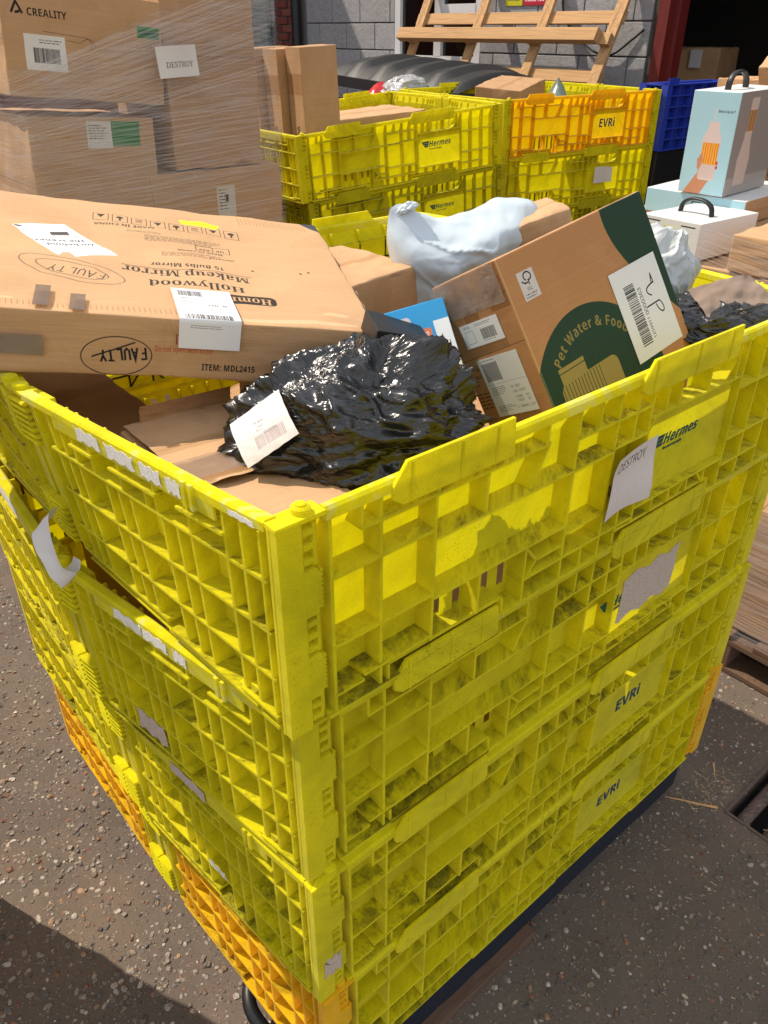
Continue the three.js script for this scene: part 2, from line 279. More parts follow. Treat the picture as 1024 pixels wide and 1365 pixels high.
    const k = r(), j = 0.55 + r() * 0.6, b0 = k < 0.42 ? [0.24, 0.19, 0.15] : k < 0.64 ? [0.36, 0.30, 0.24] : k < 0.70 ? [0.26, 0.12, 0.075] : k < 0.78 ? [0.32, 0.2, 0.12] : k < 0.93 ? [0.13, 0.115, 0.105] : [0.5, 0.45, 0.39];
    im.setColorAt(i, col.setRGB(b0[0] * j, b0[1] * j, b0[2] * j));
  }
  im.name = 'gravel'; im.castShadow = im.receiveShadow = true; im.userData = { kind: 'stuff', label: 'small loose stones scattered over the worn yard surface', category: 'gravel' }; scene.add(im);
}
// drain grating sunk in the yard
{
  const o = thing('drain_grating', 'rusty dark iron drain grating set in the yard floor', 'grating');
  const rust = new THREE.MeshStandardMaterial({ roughness: 0.75, metalness: 0.3, map: dataTex(256, 256, (u, v) => { const a = tile(u, v, 20, 20, 51), b = tile(u, v, 80, 80, 52), k = 1 + 0.25 * a + 0.2 * b; return [104 * k, 88 * k, 80 * k]; }) });
  const bx = (x0, x1, y0, y1, z0, z1) => { const g = new THREE.BoxGeometry(x1 - x0, y1 - y0, z1 - z0); g.translate((x0 + x1) / 2, (y0 + y1) / 2, (z0 + z1) / 2); return g; };
  part(o, 'frame', mergeGeometries([bx(1.215, 1.60, -0.05, 0.004, 0.122, 0.1295), bx(1.215, 1.60, -0.05, 0.004, 0.398, 0.406), bx(1.212, 1.22, -0.05, 0.0035, 0.122, 0.406), bx(1.592, 1.60, -0.05, 0.0035, 0.122, 0.406)]), rust);
  for (let i = 0; i < 4; i++) { const g = new THREE.CapsuleGeometry(0.017, 0.335, 3, 10); g.rotateZ(Math.PI / 2); g.scale(1, 0.9, 1); g.translate(1.406, -0.014, 0.166 + i * 0.068); part(o, 'bar', g, rust); }
  const pit = part(o, 'gully', mergeGeometries([bx(1.20, 1.62, -0.26, -0.25, 0.11, 0.42), bx(1.20, 1.212, -0.25, -0.051, 0.11, 0.42), bx(1.601, 1.62, -0.25, -0.051, 0.11, 0.42), bx(1.212, 1.6, -0.25, -0.051, 0.11, 0.1215), bx(1.212, 1.6, -0.25, -0.051, 0.407, 0.42)]), M.dark);
}
// sticks and splinters on the ground
{
  const stickMat = new THREE.MeshStandardMaterial({ map: woodMap([206, 160, 108], 61), roughness: 0.85 });
  const stick = (x0, z0, x1, z1, w, label) => {
    const l = Math.hypot(x1 - x0, z1 - z0), g = new THREE.CylinderGeometry(w * 0.35, w, l, 6, 6), p = g.attributes.position;
    for (let i = 0; i < p.count; i++) { p.setX(i, p.getX(i) + 0.25 * w * noise3(p.getY(i) * 20, x0 * 9, 1)); p.setZ(i, p.getZ(i) * 0.5); }
    g.rotateX(Math.PI / 2); g.computeVertexNormals();
    const o = solo('wood_splinter', g, stickMat, label, 'wood splinter'); o.position.set((x0 + x1) / 2, w * 0.45, (z0 + z1) / 2); o.rotation.y = Math.atan2(x1 - x0, z1 - z0); o.scale.y = 0.6; return o;
  };
  stick(1.21, 0.105, 1.135, -0.005, 0.0048, 'long pale wood splinter lying beside the drain grating');
  stick(0.975, 0.375, 0.955, 0.415, 0.005, 'short pale wood splinter standing out on the dark ground below the grating');
  stick(1.34, 0.02, 1.30, 0.045, 0.003, 'thin wood shard on the dirt behind the drain grating');
  const r = rng(91), im = new THREE.InstancedMesh(new THREE.BoxGeometry(1, 1, 1), new THREE.MeshStandardMaterial({ roughness: 0.9 }), 420), m = new THREE.Matrix4(), q = new THREE.Quaternion(), col = new THREE.Color();
  for (let i = 0; i < 420; i++) {
    const near = i < 170, X = near ? 1.25 + (r() + r() - 1) * 0.14 : 0.5 + r() * 1.3, Z = near ? 0.06 + (r() + r() - 1) * 0.07 : -0.1 + r() * 0.9, l = 0.004 + r() * r() * 0.02;
    q.setFromEuler(new THREE.Euler((r() - 0.5) * 0.3, r() * 6.3, (r() - 0.5) * 0.2)); m.compose(new THREE.Vector3(X, 0.0015, Z), q, new THREE.Vector3(l, 0.001, 0.0012 + r() * 0.0012)); im.setMatrixAt(i, m);
    const k = 0.5 + r() * 0.7; im.setColorAt(i, col.setRGB(0.42 * k, 0.31 * k, 0.19 * k));
  }
  im.name = 'wood_litter'; im.castShadow = im.receiveShadow = true; im.userData = { kind: 'stuff', label: 'fine straw and wood chips littering the ground by the drain', category: 'litter' }; scene.add(im);
}

// ---------------------------------------------------------------- the building at the back of the yard (wall face at x = 5.4, facing -x)
const WX = 5.4;
{
  const bx = (x0, x1, y0, y1, z0, z1, ch = 0) => { const g = new THREE.BoxGeometry(x1 - x0, y1 - y0, z1 - z0); g.translate((x0 + x1) / 2, (y0 + y1) / 2, (z0 + z1) / 2); return g; };
  const mortar = new THREE.MeshStandardMaterial({ color: lin(0.17, 0.168, 0.165), roughness: 0.95 });
  const block = [0, 1, 2, 3].map((s) => new THREE.MeshStandardMaterial({ roughness: 0.8, map: dataTex(256, 256, (u, v) => { const k = 1 + 0.07 * tile(u, v, 9, 9, 70 + s) + 0.06 * tile(u, v, 50, 50, 74 + s), st = sstep(0.5, 0.9, tile(u, v, 5, 3, 78 + s)) * 0.16; return [mix(166 * k, 110, st), mix(166 * k, 106, st), mix(168 * k, 104, st)]; }), bumpMap: plasticBump, bumpScale: 0.004, color: lin(...[[1, 1, 1], [0.93, 0.93, 0.94], [0.86, 0.86, 0.87], [0.96, 0.95, 0.94]][s]) }));
  const bricks = [0, 1, 2].map((s) => new THREE.MeshStandardMaterial({ roughness: 0.9, color: lin(...[[0.20, 0.055, 0.04], [0.15, 0.042, 0.035], [0.24, 0.075, 0.05]][s]), bumpMap: plasticBump, bumpScale: 0.003 }));
  const o = thing('workshop_building', 'grey painted blockwork building with white window and dark open doorway', 'building');
  // backing walls, 0.28 m thick, with the window opening and the big doorway
  const winZ = [-6.0, -4.88], winY = [1.48, 2.45], doorZ = [-3.14, 0.4], doorY = 3.1;
  part(o, 'wall_core', mergeGeometries([bx(WX + 0.006, WX + 0.28, 0, 4.2, -9.3, winZ[0]), bx(WX + 0.006, WX + 0.28, 0, winY[0], winZ[0], winZ[1]), bx(WX + 0.006, WX + 0.28, winY[1], 4.2, winZ[0], winZ[1]), bx(WX + 0.006, WX + 0.28, 0, 4.2, winZ[1], doorZ[0]), bx(WX + 0.006, WX + 0.28, doorY, 4.2, doorZ[0], doorZ[1]), bx(WX + 0.006, WX + 0.28, 0, 4.2, doorZ[1], 4)]), mortar);
  // painted blocks in running bond
  const blockG = {}; const bg = (w, k) => { const key = w.toFixed(3) + k; if (!blockG[key]) { const g = cartonGeo(0.03, 0.216, w - 0.008, { r: 0.006, amp: 0.0016, seed: k + 3, n: 4 }); g.clearGroups(); blockG[key] = g; } return blockG[key]; };
  const rb = rng(33), minis = [];
  for (let j = 4; j < 11; j++) {
    const y0 = 0.014 + j * 0.225;
    for (let i = -1; i < 24; i++) {
      let a = -7.42 + i * 0.45 + (j % 2 ? 0.225 : 0), b = a + 0.45; a = Math.max(a, -7.42); b = Math.min(b, doorZ[0] - 0.07);
      if (b - a < 0.06) continue;
      if (y0 + 0.225 > winY[0] && y0 < winY[1]) { if (a >= winZ[0] && b <= winZ[1]) continue; if (a < winZ[0] && b > winZ[0]) b = winZ[0]; if (a < winZ[1] && b > winZ[1]) a = winZ[1]; if (a >= winZ[0] - 1e-6 && b <= winZ[1] + 1e-6) continue; }
      if (b - a < 0.05) continue;
      const k = (rb() * 4) | 0, m = part(o, 'block', bg(Math.round((b - a) * 200) / 200, k), block[k]); m.position.set(WX - 0.004 - rb() * 0.004, y0 + 0.1125, (a + b) / 2);
    }
  }
  // red brick return with its drainpipe, and the teal boarded door beyond it
  const brickG = cartonGeo(0.03, 0.063, 0.213, { r: 0.004, amp: 0.0015, seed: 5, n: 3 }); brickG.clearGroups();
  const halfG = cartonGeo(0.03, 0.063, 0.10, { r: 0.004, amp: 0.0015, seed: 6, n: 3 }); halfG.clearGroups();
  for (let j = 14; j < 30; j++) for (let i = 0; i < 2; i++) { const odd = j % 2, w = i ^ odd ? 0.10 : 0.213, z = -8.10 + 0.09 + (odd ? (i ? 0.235 : 0.055) : (i ? 0.30 : 0.115)); const m = part(o, 'brick', w > 0.2 ? brickG : halfG, bricks[(rb() * 3) | 0]); m.position.set(WX - 0.006 - rb() * 0.003, 0.04 + j * 0.075, z); }
  const teal = new THREE.MeshStandardMaterial({ color: lin(0.075, 0.155, 0.185), roughness: 0.6 });
  for (let j = 0; j < 11; j++) { const m = part(o, 'cladding_board', bx(WX - 0.045, WX - 0.012, 0.8 + j * 0.125, 0.8 + j * 0.125 + 0.116, -9.0, -8.12), teal); }
  const pipe = new THREE.CylinderGeometry(0.055, 0.055, 4.1, 16); pipe.translate(WX - 0.08, 2.07, -7.53); part(o, 'drainpipe', pipe, M.black);
  // window: white frame, mullion, two panes, sill
  const pvc = new THREE.MeshPhysicalMaterial({ color: lin(0.72, 0.73, 0.74), roughness: 0.35 });
  const win = part(o, 'window', mergeGeometries([bx(WX - 0.02, WX + 0.05, winY[0], winY[0] + 0.075, winZ[0], winZ[1]), bx(WX - 0.02, WX + 0.05, winY[1] - 0.07, winY[1], winZ[0], winZ[1]), bx(WX - 0.0195, WX + 0.05, winY[0] + 0.075, winY[1] - 0.07, winZ[0], winZ[0] + 0.075), bx(WX - 0.0195, WX + 0.05, winY[0] + 0.075, winY[1] - 0.07, winZ[1] - 0.075, winZ[1])]), pvc);
  part(win, 'mullion', bx(WX - 0.022, WX + 0.048, winY[0] + 0.075, winY[1] - 0.07, -5.46, -5.37), pvc);
  part(win, 'transom', mergeGeometries([bx(WX - 0.024, WX + 0.046, 1.87, 1.95, -5.369, winZ[1] + -0.0755)]), pvc);
  part(win, 'sill', bx(WX - 0.09, WX - 0.001, winY[0] - 0.05, winY[0] - 0.003, winZ[0] - 0.05, winZ[1] + 0.05), pvc);
  const glass = new THREE.MeshPhysicalMaterial({ color: lin(0.5, 0.52, 0.52), roughness: 0.02, transmission: 1, thickness: 0 });
  part(win, 'pane', bx(WX + 0.012, WX + 0.016, winY[0] + 0.07, winY[1] - 0.065, winZ[0] + 0.07, -5.455), glass);
  part(win, 'pane', bx(WX + 0.012, WX + 0.016, winY[0] + 0.07, winY[1] - 0.065, -5.375, winZ[1] - 0.07), glass);
  // red steel door post and a dark brick reveal
  const red = new THREE.MeshStandardMaterial({ roughness: 0.55, map: dataTex(128, 256, (u, v) => { const k = 1 + 0.14 * tile(u, v, 6, 6, 81) + 0.1 * tile(u, v, 40, 40, 82); return [112 * k, 34 * k, 28 * k]; }) });
  part(o, 'reveal', bx(WX - 0.012, WX + 0.3, 0, 3.09, -3.20, -3.145), new THREE.MeshStandardMaterial({ color: lin(0.10, 0.075, 0.06), roughness: 0.95, bumpMap: plasticBump, bumpScale: 0.006 }));
  part(o, 'door_post', mergeGeometries([bx(WX - 0.06, WX + 0.02, 0, 3.085, -3.144, -3.06), bx(WX + 0.0205, WX + 0.12, 0, 3.085, -3.10, -3.02)]), red);
  // rooms behind: floor, ceiling, side and back walls keep the inside dark
  const inn = new THREE.MeshStandardMaterial({ color: lin(0.14, 0.13, 0.12), roughness: 0.95 });
  part(o, 'interior', mergeGeometries([bx(WX + 0.28, 13, 4.0, 4.2, -9.3, 4), bx(12.8, 13, 0, 4.0, -9.3, 4), bx(WX + 0.28, 12.8, 0, 4.0, -9.3, -9.1), bx(WX + 0.28, 12.8, 0, 4.0, 3.8, 4), bx(WX + 0.28, 12.8, 0.004, 0.02, -9.1, 3.8)]), inn);
  // cable hanging on the wall beside the doorway
  const cable = new THREE.TubeGeometry(new THREE.CatmullRomCurve3([[WX - 0.03, 2.4, -4.02], [WX - 0.03, 1.86, -4.0], [WX - 0.04, 1.74, -3.86], [WX - 0.05, 1.62, -3.66], [WX - 0.05, 1.60, -3.5], [WX - 0.04, 1.70, -3.34], [WX - 0.03, 1.76, -3.26]].map((p) => new THREE.Vector3(...p))), 40, 0.008, 6); part(o, 'cable', cable, M.black);
  // small warning plates above the window edge
  const sg = thing('warning_sign', 'small yellow and red warning plate on the grey wall above the leaning pallet', 'sign');
  const st = canvasTex(256, 128, (x, w, h) => { x.fillStyle = '#c9c31d'; x.fillRect(0, 0, 110, h); x.fillStyle = '#b8203a'; x.fillRect(114, 0, w - 114, h); x.fillStyle = '#1d1d16'; x.font = 'bold 30px sans-serif'; x.fillText('CCTV', 14, 96); smallPrint(x, 14, 104, 80, 1, 8, 4, '#333'); x.fillStyle = '#fff'; x.font = 'bold 28px sans-serif'; x.fillText('THANK YOU', 122, 112, 125); });
  const ms = part(sg, 'plate', new THREE.BoxGeometry(0.42, 0.21, 0.004), [M.black, M.black, M.black, M.black, paperMat(st), M.black]); ms.rotation.y = -Math.PI / 2; sg.position.set(WX - 0.028, 2.03, -4.40);
}
// unseen building added at the left to shade the far end of the wall
{
  const o = thing('added_shade_building', 'unseen tall brick building added to shade the far end of the grey wall', 'building');
  const bw = new THREE.MeshStandardMaterial({ roughness: 0.9, color: lin(0.2, 0.075, 0.055) });
  const g = new THREE.BoxGeometry(13, 5.9, 3); g.translate(-1.2, 2.95, -11.2); part(o, 'wall', g, bw);
  const r = new THREE.BoxGeometry(13.3, 0.12, 3.3); r.translate(-1.2, 5.965, -11.2); part(o, 'roof', r, M.dark);
}
// ---------------------------------------------------------------- wooden pallet leaning on the wall
{
  const o = thing('leaning_pallet', 'long pale wooden pallet leaning against the grey wall', 'pallet');
  const ang = Math.atan(0.49), e = [Math.sin(ang), Math.cos(ang), 0], n = [-Math.cos(ang), Math.sin(ang), 0];
  // local: x along z of the world, y up the slope, z out of the slope toward the yard
  basis(o, [5.35 - 2.1 * 0.49 + 0.02, 0.02, 0], [0, 0, 1], e, n);
  const pb = (name, z0, z1, y0, y1, d0, d1) => { const g = cartonGeo(z1 - z0, y1 - y0, d1 - d0, { r: 0.004, amp: 0.002, seed: Math.abs(z0 * 7 + y0 * 3), n: 5 }); g.clearGroups(); g.translate((z0 + z1) / 2, (y0 + y1) / 2, (d0 + d1) / 2); const uv = g.attributes.uv; return part(o, name, g, M.wood); };
  const K = 1 / Math.cos(ang);
  for (const z of [-5.44, -4.735, -4.05, -3.385]) pb('stringer', z - 0.045, z + 0.045, 0, 2.32, 0.0, 0.03);
  for (const y of [0.35, 1.13, 1.45, 1.82, 2.2]) pb('back_board', -5.53, -3.34, y * K - 0.045, y * K + 0.045, -0.022, -0.001);
  pb('front_board', -5.56, -3.42, 1.655 * K - 0.045, 1.655 * K + 0.045, 0.075, 0.14);
  for (const z of [-5.44, -4.735, -4.05, -3.385]) pb('block', z - 0.04, z + 0.04, 1.655 * K - 0.04, 1.655 * K + 0.04, 0.031, 0.0745);
}

// ---------------------------------------------------------------- folding plastic pallet collars, 1.2 x 1.06 x 0.295 m
const CL = 1.2, CW = 1.06, CH = 0.295, WEB = -0.031, RIM = -0.0135, HALF = CW / 2;
const inNotch = (u) => (u > 0.15 && u < 0.36) || (u > 0.62 && u < 0.9);
function longPanelParts(seed) {
  const w = new MB(seed), rim = new MB(seed + 5), lips = [new MB(seed + 9), new MB(seed + 11)], posts = [];
  const R = 0.0021;
  // web with the two groups of slots
  const VT = 0.245, web = (u0, u1, v0, v1) => { const dt = (v) => mix(WEB, RIM + 0.001, clamp((v - VT) / (0.282 - VT))); if (v0 < VT) w.sheet(u0, u1, v0, Math.min(v1, VT), WEB); if (v1 > VT) w.sheet(u0, u1, Math.max(v0, VT), v1, dt(v0), dt(v1)); };
  web(0.052, 0.228, 0.006, 0.282); web(0.394, 0.667, 0.006, 0.282); web(0.667, 0.745, 0.006, 0.0605); web(0.667, 0.745, 0.2125, 0.282); web(0.905, 0.933, 0.006, 0.0605); web(0.905, 0.933, 0.2125, 0.282); web(0.933, 1.148, 0.006, 0.282);
  web(0.2281, 0.3939, 0.006, 0.026); web(0.2281, 0.3939, 0.094, 0.282); web(0.7451, 0.9049, 0.006, 0.0605); web(0.7451, 0.9049, 0.2125, 0.216); web(0.7451, 0.9049, 0.272, 0.282);
  for (const [a, b] of [[0.228, 0.252], [0.264, 0.289], [0.302, 0.346], [0.358, 0.379], [0.392, 0.394]]) web(a, b, 0.0261, 0.0939);
  for (const [a, b] of [[0.745, 0.762], [0.774, 0.797], [0.809, 0.838], [0.850, 0.872], [0.884, 0.905]]) web(a, b, 0.2161, 0.2719);
  // upright ribs
  for (const [u, a, b] of [[0.067, 0, 0.279], [0.137, 0, 0.279], [0.11, 0.25, 0.279], [0.222, 0, 0.25], [0.225, 0.25, 0.279], [0.308, 0, 0.098], [0.31, 0.188, 0.279], [0.402, 0, 0.098], [0.42, 0.25, 0.279], [0.487, 0, 0.279], [0.535, 0.237, 0.279], [0.58, 0, 0.279], [0.625, 0.19, 0.279], [0.622, 0, 0.08], [0.535, 0, 0.04], [0.665, 0, 0.279], [0.935, 0, 0.279], [1.0, 0, 0.279], [1.07, 0, 0.279], [1.133, 0, 0.279],
    [0.72, 0, 0.06], [0.77, 0, 0.06], [0.825, 0, 0.06], [0.88, 0, 0.06], [0.705, 0.215, 0.279], [0.74, 0.215, 0.279], [0.825, 0.215, 0.279], [0.91, 0.215, 0.279]]) w.box(u - R, u + R, Math.max(a, inNotch(u) ? 0.029 : 0.002), b, WEB, -0.0016);
  // shelves
  for (const [a, b, v] of [[0.067, 0.222, 0.202], [0.067, 0.222, 0.105], [0.11, 0.222, 0.038], [0.222, 0.487, 0.188], [0.222, 0.487, 0.098], [0.108, 0.225, 0.25], [0.225, 0.42, 0.25], [0.487, 0.58, 0.237], [0.487, 0.58, 0.187], [0.487, 0.58, 0.084], [0.398, 0.665, 0.042], [0.58, 0.665, 0.237], [0.58, 0.665, 0.192], [0.58, 0.665, 0.082], [0.665, 0.935, 0.215], [0.665, 0.935, 0.058], [0.935, 1.133, 0.192], [0.935, 1.133, 0.094], [0.935, 1.07, 0.042], [0.067, 0.11, 0.03]])
    w.box(a, b, v - R, v + R, WEB, -0.0003);
  // slanting gussets beside the grips
  const diag = (u0, v0, u1, v1, d1 = -0.004) => { const l = Math.hypot(u1 - u0, v1 - v0), a = -(v1 - v0) / l * R, b = (u1 - u0) / l * R; w.prism([[u0 + a, v0 + b], [u0 - a, v0 - b], [u1 - a, v1 - b], [u1 + a, v1 + b]], WEB, d1); };
  diag(0.398, 0.19, 0.43, 0.25); diag(0.40, 0.098, 0.43, 0.062); diag(0.43, 0.062, 0.40, 0.03); diag(0.43, 0.062, 0.487, 0.062); diag(0.665, 0.19, 0.69, 0.215); diag(0.88, 0.215, 0.91, 0.25); diag(0.855, 0.058, 0.88, 0.03); diag(0.825, 0.058, 0.80, 0.03);
  // name plate, a shallow raised box
  w.sheet(0.669, 0.931, 0.0605, 0.2125, -0.014); w.box(0.667, 0.670, 0.0605, 0.2125, WEB, -0.0141); w.box(0.930, 0.933, 0.0605, 0.2125, WEB, -0.0141);
  // foot flange, stepped up over the lips of the collar below
  for (const [a, b, v] of [[0.055, 0.15, 0], [0.36, 0.62, 0], [0.9, 1.145, 0], [0.1505, 0.3595, 0.024], [0.6205, 0.8995, 0.024]]) w.box(a, b, v, v + 0.006, WEB - 0.008, v ? -0.006 : 0.0008);
  w.box(0.056, 1.144, 0.0006, 0.004, WEB - 0.003, -0.0012);
  for (const u of [0.15, 0.36, 0.62, 0.9]) w.box(u - 0.002, u + 0.002, 0.001, 0.029, WEB, -0.002);
  // top rim with chamfered edges
  const rp = [[0.279, RIM - 0.001], [0.291, RIM - 0.001], [0.2945, RIM + 0.0025], [0.2945, -0.0035], [0.291, 0], [0.279, 0]];
  rim.along(rp, 0.062, 1.138);
  // stacking lips standing proud of the rim
  for (const [i, a, b] of [[0, 0.163, 0.342], [1, 0.633, 0.884]]) {
    lips[i].prism([[a - 0.014, 0.288], [a - 0.014, 0.272], [a, 0.262], [b, 0.262], [b + 0.004, 0.268], [b, 0.314], [a + 0.006, 0.314]], 0.0002, 0.0048);
    for (const u of [a + 0.012, (a + b) / 2, b - 0.03]) lips[i].box(u - 0.002, u + 0.002, 0.2625, 0.3125, 0.0049, 0.0062);
    lips[i].disc((a + b) / 2 + 0.03, 0.004, 0.004, 0.2705, 0.2706);
  }
  // corner posts with the interlocking latch teeth
  for (const s of [0, 1]) {
    const p = new MB(seed + 20 + s), U = (u) => (s ? CL - u : u), B = (a, b, ...r) => p.box(Math.min(U(a), U(b)), Math.max(U(a), U(b)), ...r);
    B(0.0, 0.058, 0.0, 0.287, -0.017, -0.0125); B(0.0005, 0.030, 0.001, 0.290, -0.0124, 0); const ZB = -0.0124;
    for (const [v0, v1] of [[0.046, 0.108], [0.166, 0.226]]) { B(0.0302, 0.048, v0, v1, ZB, -0.0006); B(0.0482, 0.053, v0 + 0.006, v1 - 0.006, ZB, -0.0016); }
    for (const v of [0.004, 0.109, 0.228]) { B(0.0305, 0.033, v, v + 0.055, ZB, -0.003); for (let k = 0; k < 3; k++) B(0.0335, 0.046, v + 0.005 + k * 0.018, v + 0.012 + k * 0.018, ZB, -0.003); B(0.0465, 0.050, v + 0.002, v + 0.053, ZB, -0.004); }
    for (const v of [0.05, 0.17]) for (let k = 0; k < 9; k++) B(0.0535, 0.0565, v + k * 0.006, v + 0.003 + k * 0.006, ZB, -0.003);
    B(0.0, 0.062, 0.2872, 0.2925, -0.026, -0.0003); p.disc(U(0.04), -0.0135, 0.0105, 0.2926, 0.301); p.disc(U(0.04), -0.0135, 0.006, 0.301, 0.3035);
    B(0.034, 0.052, 0.002, 0.284, -0.03, -0.0172);
    posts.push(p);
  }
  return { w, rim, lips, posts };
}
function endPanelParts(seed) {
  const w = new MB(seed), rim = new MB(seed + 3), hinge = new MB(seed + 7), R = 0.0021, E = 0.452;
  w.sheet(0.035, 0.47, 0.006, 0.245, WEB); w.sheet(0.035, 0.47, 0.245, 0.282, WEB, -0.0165);
  for (const [s, a, b] of [[0.028, 0, 0.279], [0.057, 0, 0.279], [0.085, 0, 0.279], [0.149, 0, 0.279], [0.176, 0, 0.217], [0.206, 0, 0.217], [0.212, 0.217, 0.279], [0.233, 0.217, 0.247], [0.27, 0, 0.217], [0.283, 0.217, 0.279], [0.297, 0, 0.217], [0.324, 0, 0.217], [0.347, 0.217, 0.279], [0.387, 0, 0.279], [0.412, 0, 0.279], [0.436, 0, 0.279]]) w.box(s - R, s + R, Math.max(a, s > 0.25 ? 0.022 : 0.002), b, s < 0.03 ? WEB + 0.012 : WEB, -0.0016);
  for (const v of [0.217, 0.147, 0.078]) w.box(0.012, E, v - R, v + R, WEB, -0.0003);
  for (const [a, b, v] of [[0.085, 0.165, 0.25], [0.206, 0.30, 0.247], [0.34, 0.39, 0.247], [0.012, 0.09, 0.02], [0.06, 0.24, 0.012]]) w.box(a, b, v - R, v + R, WEB, 0.0022);
  w.box(0.04, 0.46, 0.0006, 0.004, WEB - 0.003, -0.0012); w.box(0.012, 0.25, 0, 0.006, WEB - 0.006, 0.0008); w.box(0.2505, 0.47, 0.016, 0.022, WEB - 0.006, -0.001);
  const pr = (a, b, c) => w.prism([[a, c], [b, c], [b, c - 0.02]], WEB, -0.003); pr(0.086, 0.10, 0.02); pr(0.06, 0.075, 0.036);
  rim.along([[0.281, -0.018], [0.291, -0.018], [0.2945, -0.0145], [0.2945, -0.003], [0.2915, 0], [0.281, 0]], 0.004, 0.492, 6); rim.box(0.096, 0.42, 0.262, 0.2808, -0.003, -0.0002);
  for (const s of [0.128, 0.14]) rim.box(s - 0.003, s + 0.003, 0.262, 0.2952, 0.0003, 0.0045);
  // half of the middle hinge: plain leaf, pins and knuckle fins
  hinge.box(0.462, 0.522, 0.004, 0.286, -0.03, -0.012); hinge.box(0.47, 0.474, 0.02, 0.28, -0.0119, -0.002); hinge.box(0.482, 0.486, 0.02, 0.28, -0.0119, -0.004);
  hinge.box(0.4925, 0.527, 0.2862, 0.2915, -0.024, -0.001); hinge.disc(0.512, -0.012, 0.0105, 0.2916, 0.3);
  for (const v0 of [0.018, 0.205]) for (let k = 0; k < 7; k++) { const v = v0 + k * 0.0112; hinge.along([[v, -0.0118], [v + 0.005, -0.0118], [v + 0.006, 0.002], [v + 0.003, 0.004], [v, 0.002]], 0.488, 0.528); }
  return { w, rim, hinge };
}
function wingLogo(parent, u, v, s) {
  // winged wordmark printed on the name plate
  const g = new THREE.Group(); g.name = 'printed_logo'; parent.add(g); g.position.set(u, v, -0.0138);
  const t = lettering('Hermes', 0.021 * s, 0.22); t.translate(0.024 * s, 0, 0); part(g, 'wordmark', t, M.ink);
  const bars = []; for (let i = 0; i < 3; i++) { const sh = new THREE.Shape([[-0.068 + i * 0.006, 0.011 - i * 0.0075], [-0.030 - i * 0.002, 0.011 - i * 0.0075], [-0.032 - i * 0.002, 0.0045 - i * 0.0075], [-0.063 + i * 0.006, 0.0045 - i * 0.0075]].map((p) => new THREE.Vector2(p[0] * s, p[1] * s))); bars.push(new THREE.ExtrudeGeometry(sh, { depth: 0.0006, bevelEnabled: false })); }
  part(g, 'wing', mergeGeometries(bars), M.ink);
  const sm = lettering('the parcel people', 0.0052 * s); sm.translate(0, -0.019 * s, 0); part(g, 'strapline', sm, M.ink);
  return g;
}
function plainLogo(parent, u, v, s) { const g = part(parent, 'printed_logo', lettering('EVRi', 0.03 * s), M.navy); g.position.set(u, v, -0.0138); return g; }

// o: long, longBack, end = materials; bowT, bowB = how far the middle hinge of each end stands out; logo; seed
const partCache = {};
function makeCollar(label, group, o) {
  const c = thing('pallet_collar', label, 'pallet collar', group), sd = o.seed;
  const lp = partCache['l' + (sd % 3)] ??= longPanelParts(sd % 3 + 1), ep = partCache['e' + (sd % 3)] ??= endPanelParts(sd % 3 + 31);
  const sag = o.sag ?? 0.004;
  const front = (u, v, d) => [u, v, d + sag * Math.sin(u / CL * Math.PI) * 0], SK = o.skew ?? 0, back = (u, v, d) => [CL - u - SK, v, -CW - d];
  for (const [fn, mat, isFront] of [[front, o.long, true], [back, o.longBack ?? o.long, false]]) {
    const p = part(c, 'long_panel', lp.w.geo(fn), mat);
    part(p, 'rim', lp.rim.geo(fn), o.rim ?? mat); for (const l of lp.lips) part(p, 'stacking_lip', l.geo(fn), mat);
    for (const q of lp.posts) part(p, 'corner_post', q.geo(fn), o.post ?? mat);
    if (isFront && o.logo) (o.logo === 'wing' ? wingLogo : plainLogo)(p, ...(o.logoAt ?? [0.772, 0.146, 1]));
    if (isFront) c.userData.front = p;
  }
  const bow = (s, v, k) => k * mix(o.bowB, o.bowT, v / CH) * (s / HALF), lift = (s, v) => (o.lift ?? 0) * (s / HALF) * (1 - v / CH);
  const sk = (z) => -SK * z / CW; const near = (s, v, d) => [-d - bow(s, v, 1) + sk(s), v + lift(s, v), -0.0175 * sstep(0.03, 0, s) - s], far = (s, v, d) => [-d - bow(s, v, 1) + sk(CW - s), v + lift(s, v), -CW + 0.0175 * sstep(0.03, 0, s) + s];
  const rnear = (s, v, d) => [CL + d + bow(s, v, 0.8) + sk(s), v, -0.0175 * sstep(0.03, 0, s) - s], rfar = (s, v, d) => [CL + d + bow(s, v, 0.8) + sk(CW - s), v, -CW + 0.0175 * sstep(0.03, 0, s) + s];
  for (const fn of [near, far, rnear, rfar]) { const p = part(c, 'end_panel', ep.w.geo(fn), o.end ?? o.long); part(p, 'rim', ep.rim.geo(fn), o.rim ?? o.end ?? o.long); part(p, 'hinge_leaf', ep.hinge.geo(fn), o.hinge ?? o.end ?? o.long); if (fn === near) c.userData.near = p; }
  c.userData.fn = near; return c;
}
function clean(c) { delete c.userData.front; delete c.userData.near; delete c.userData.fn; }
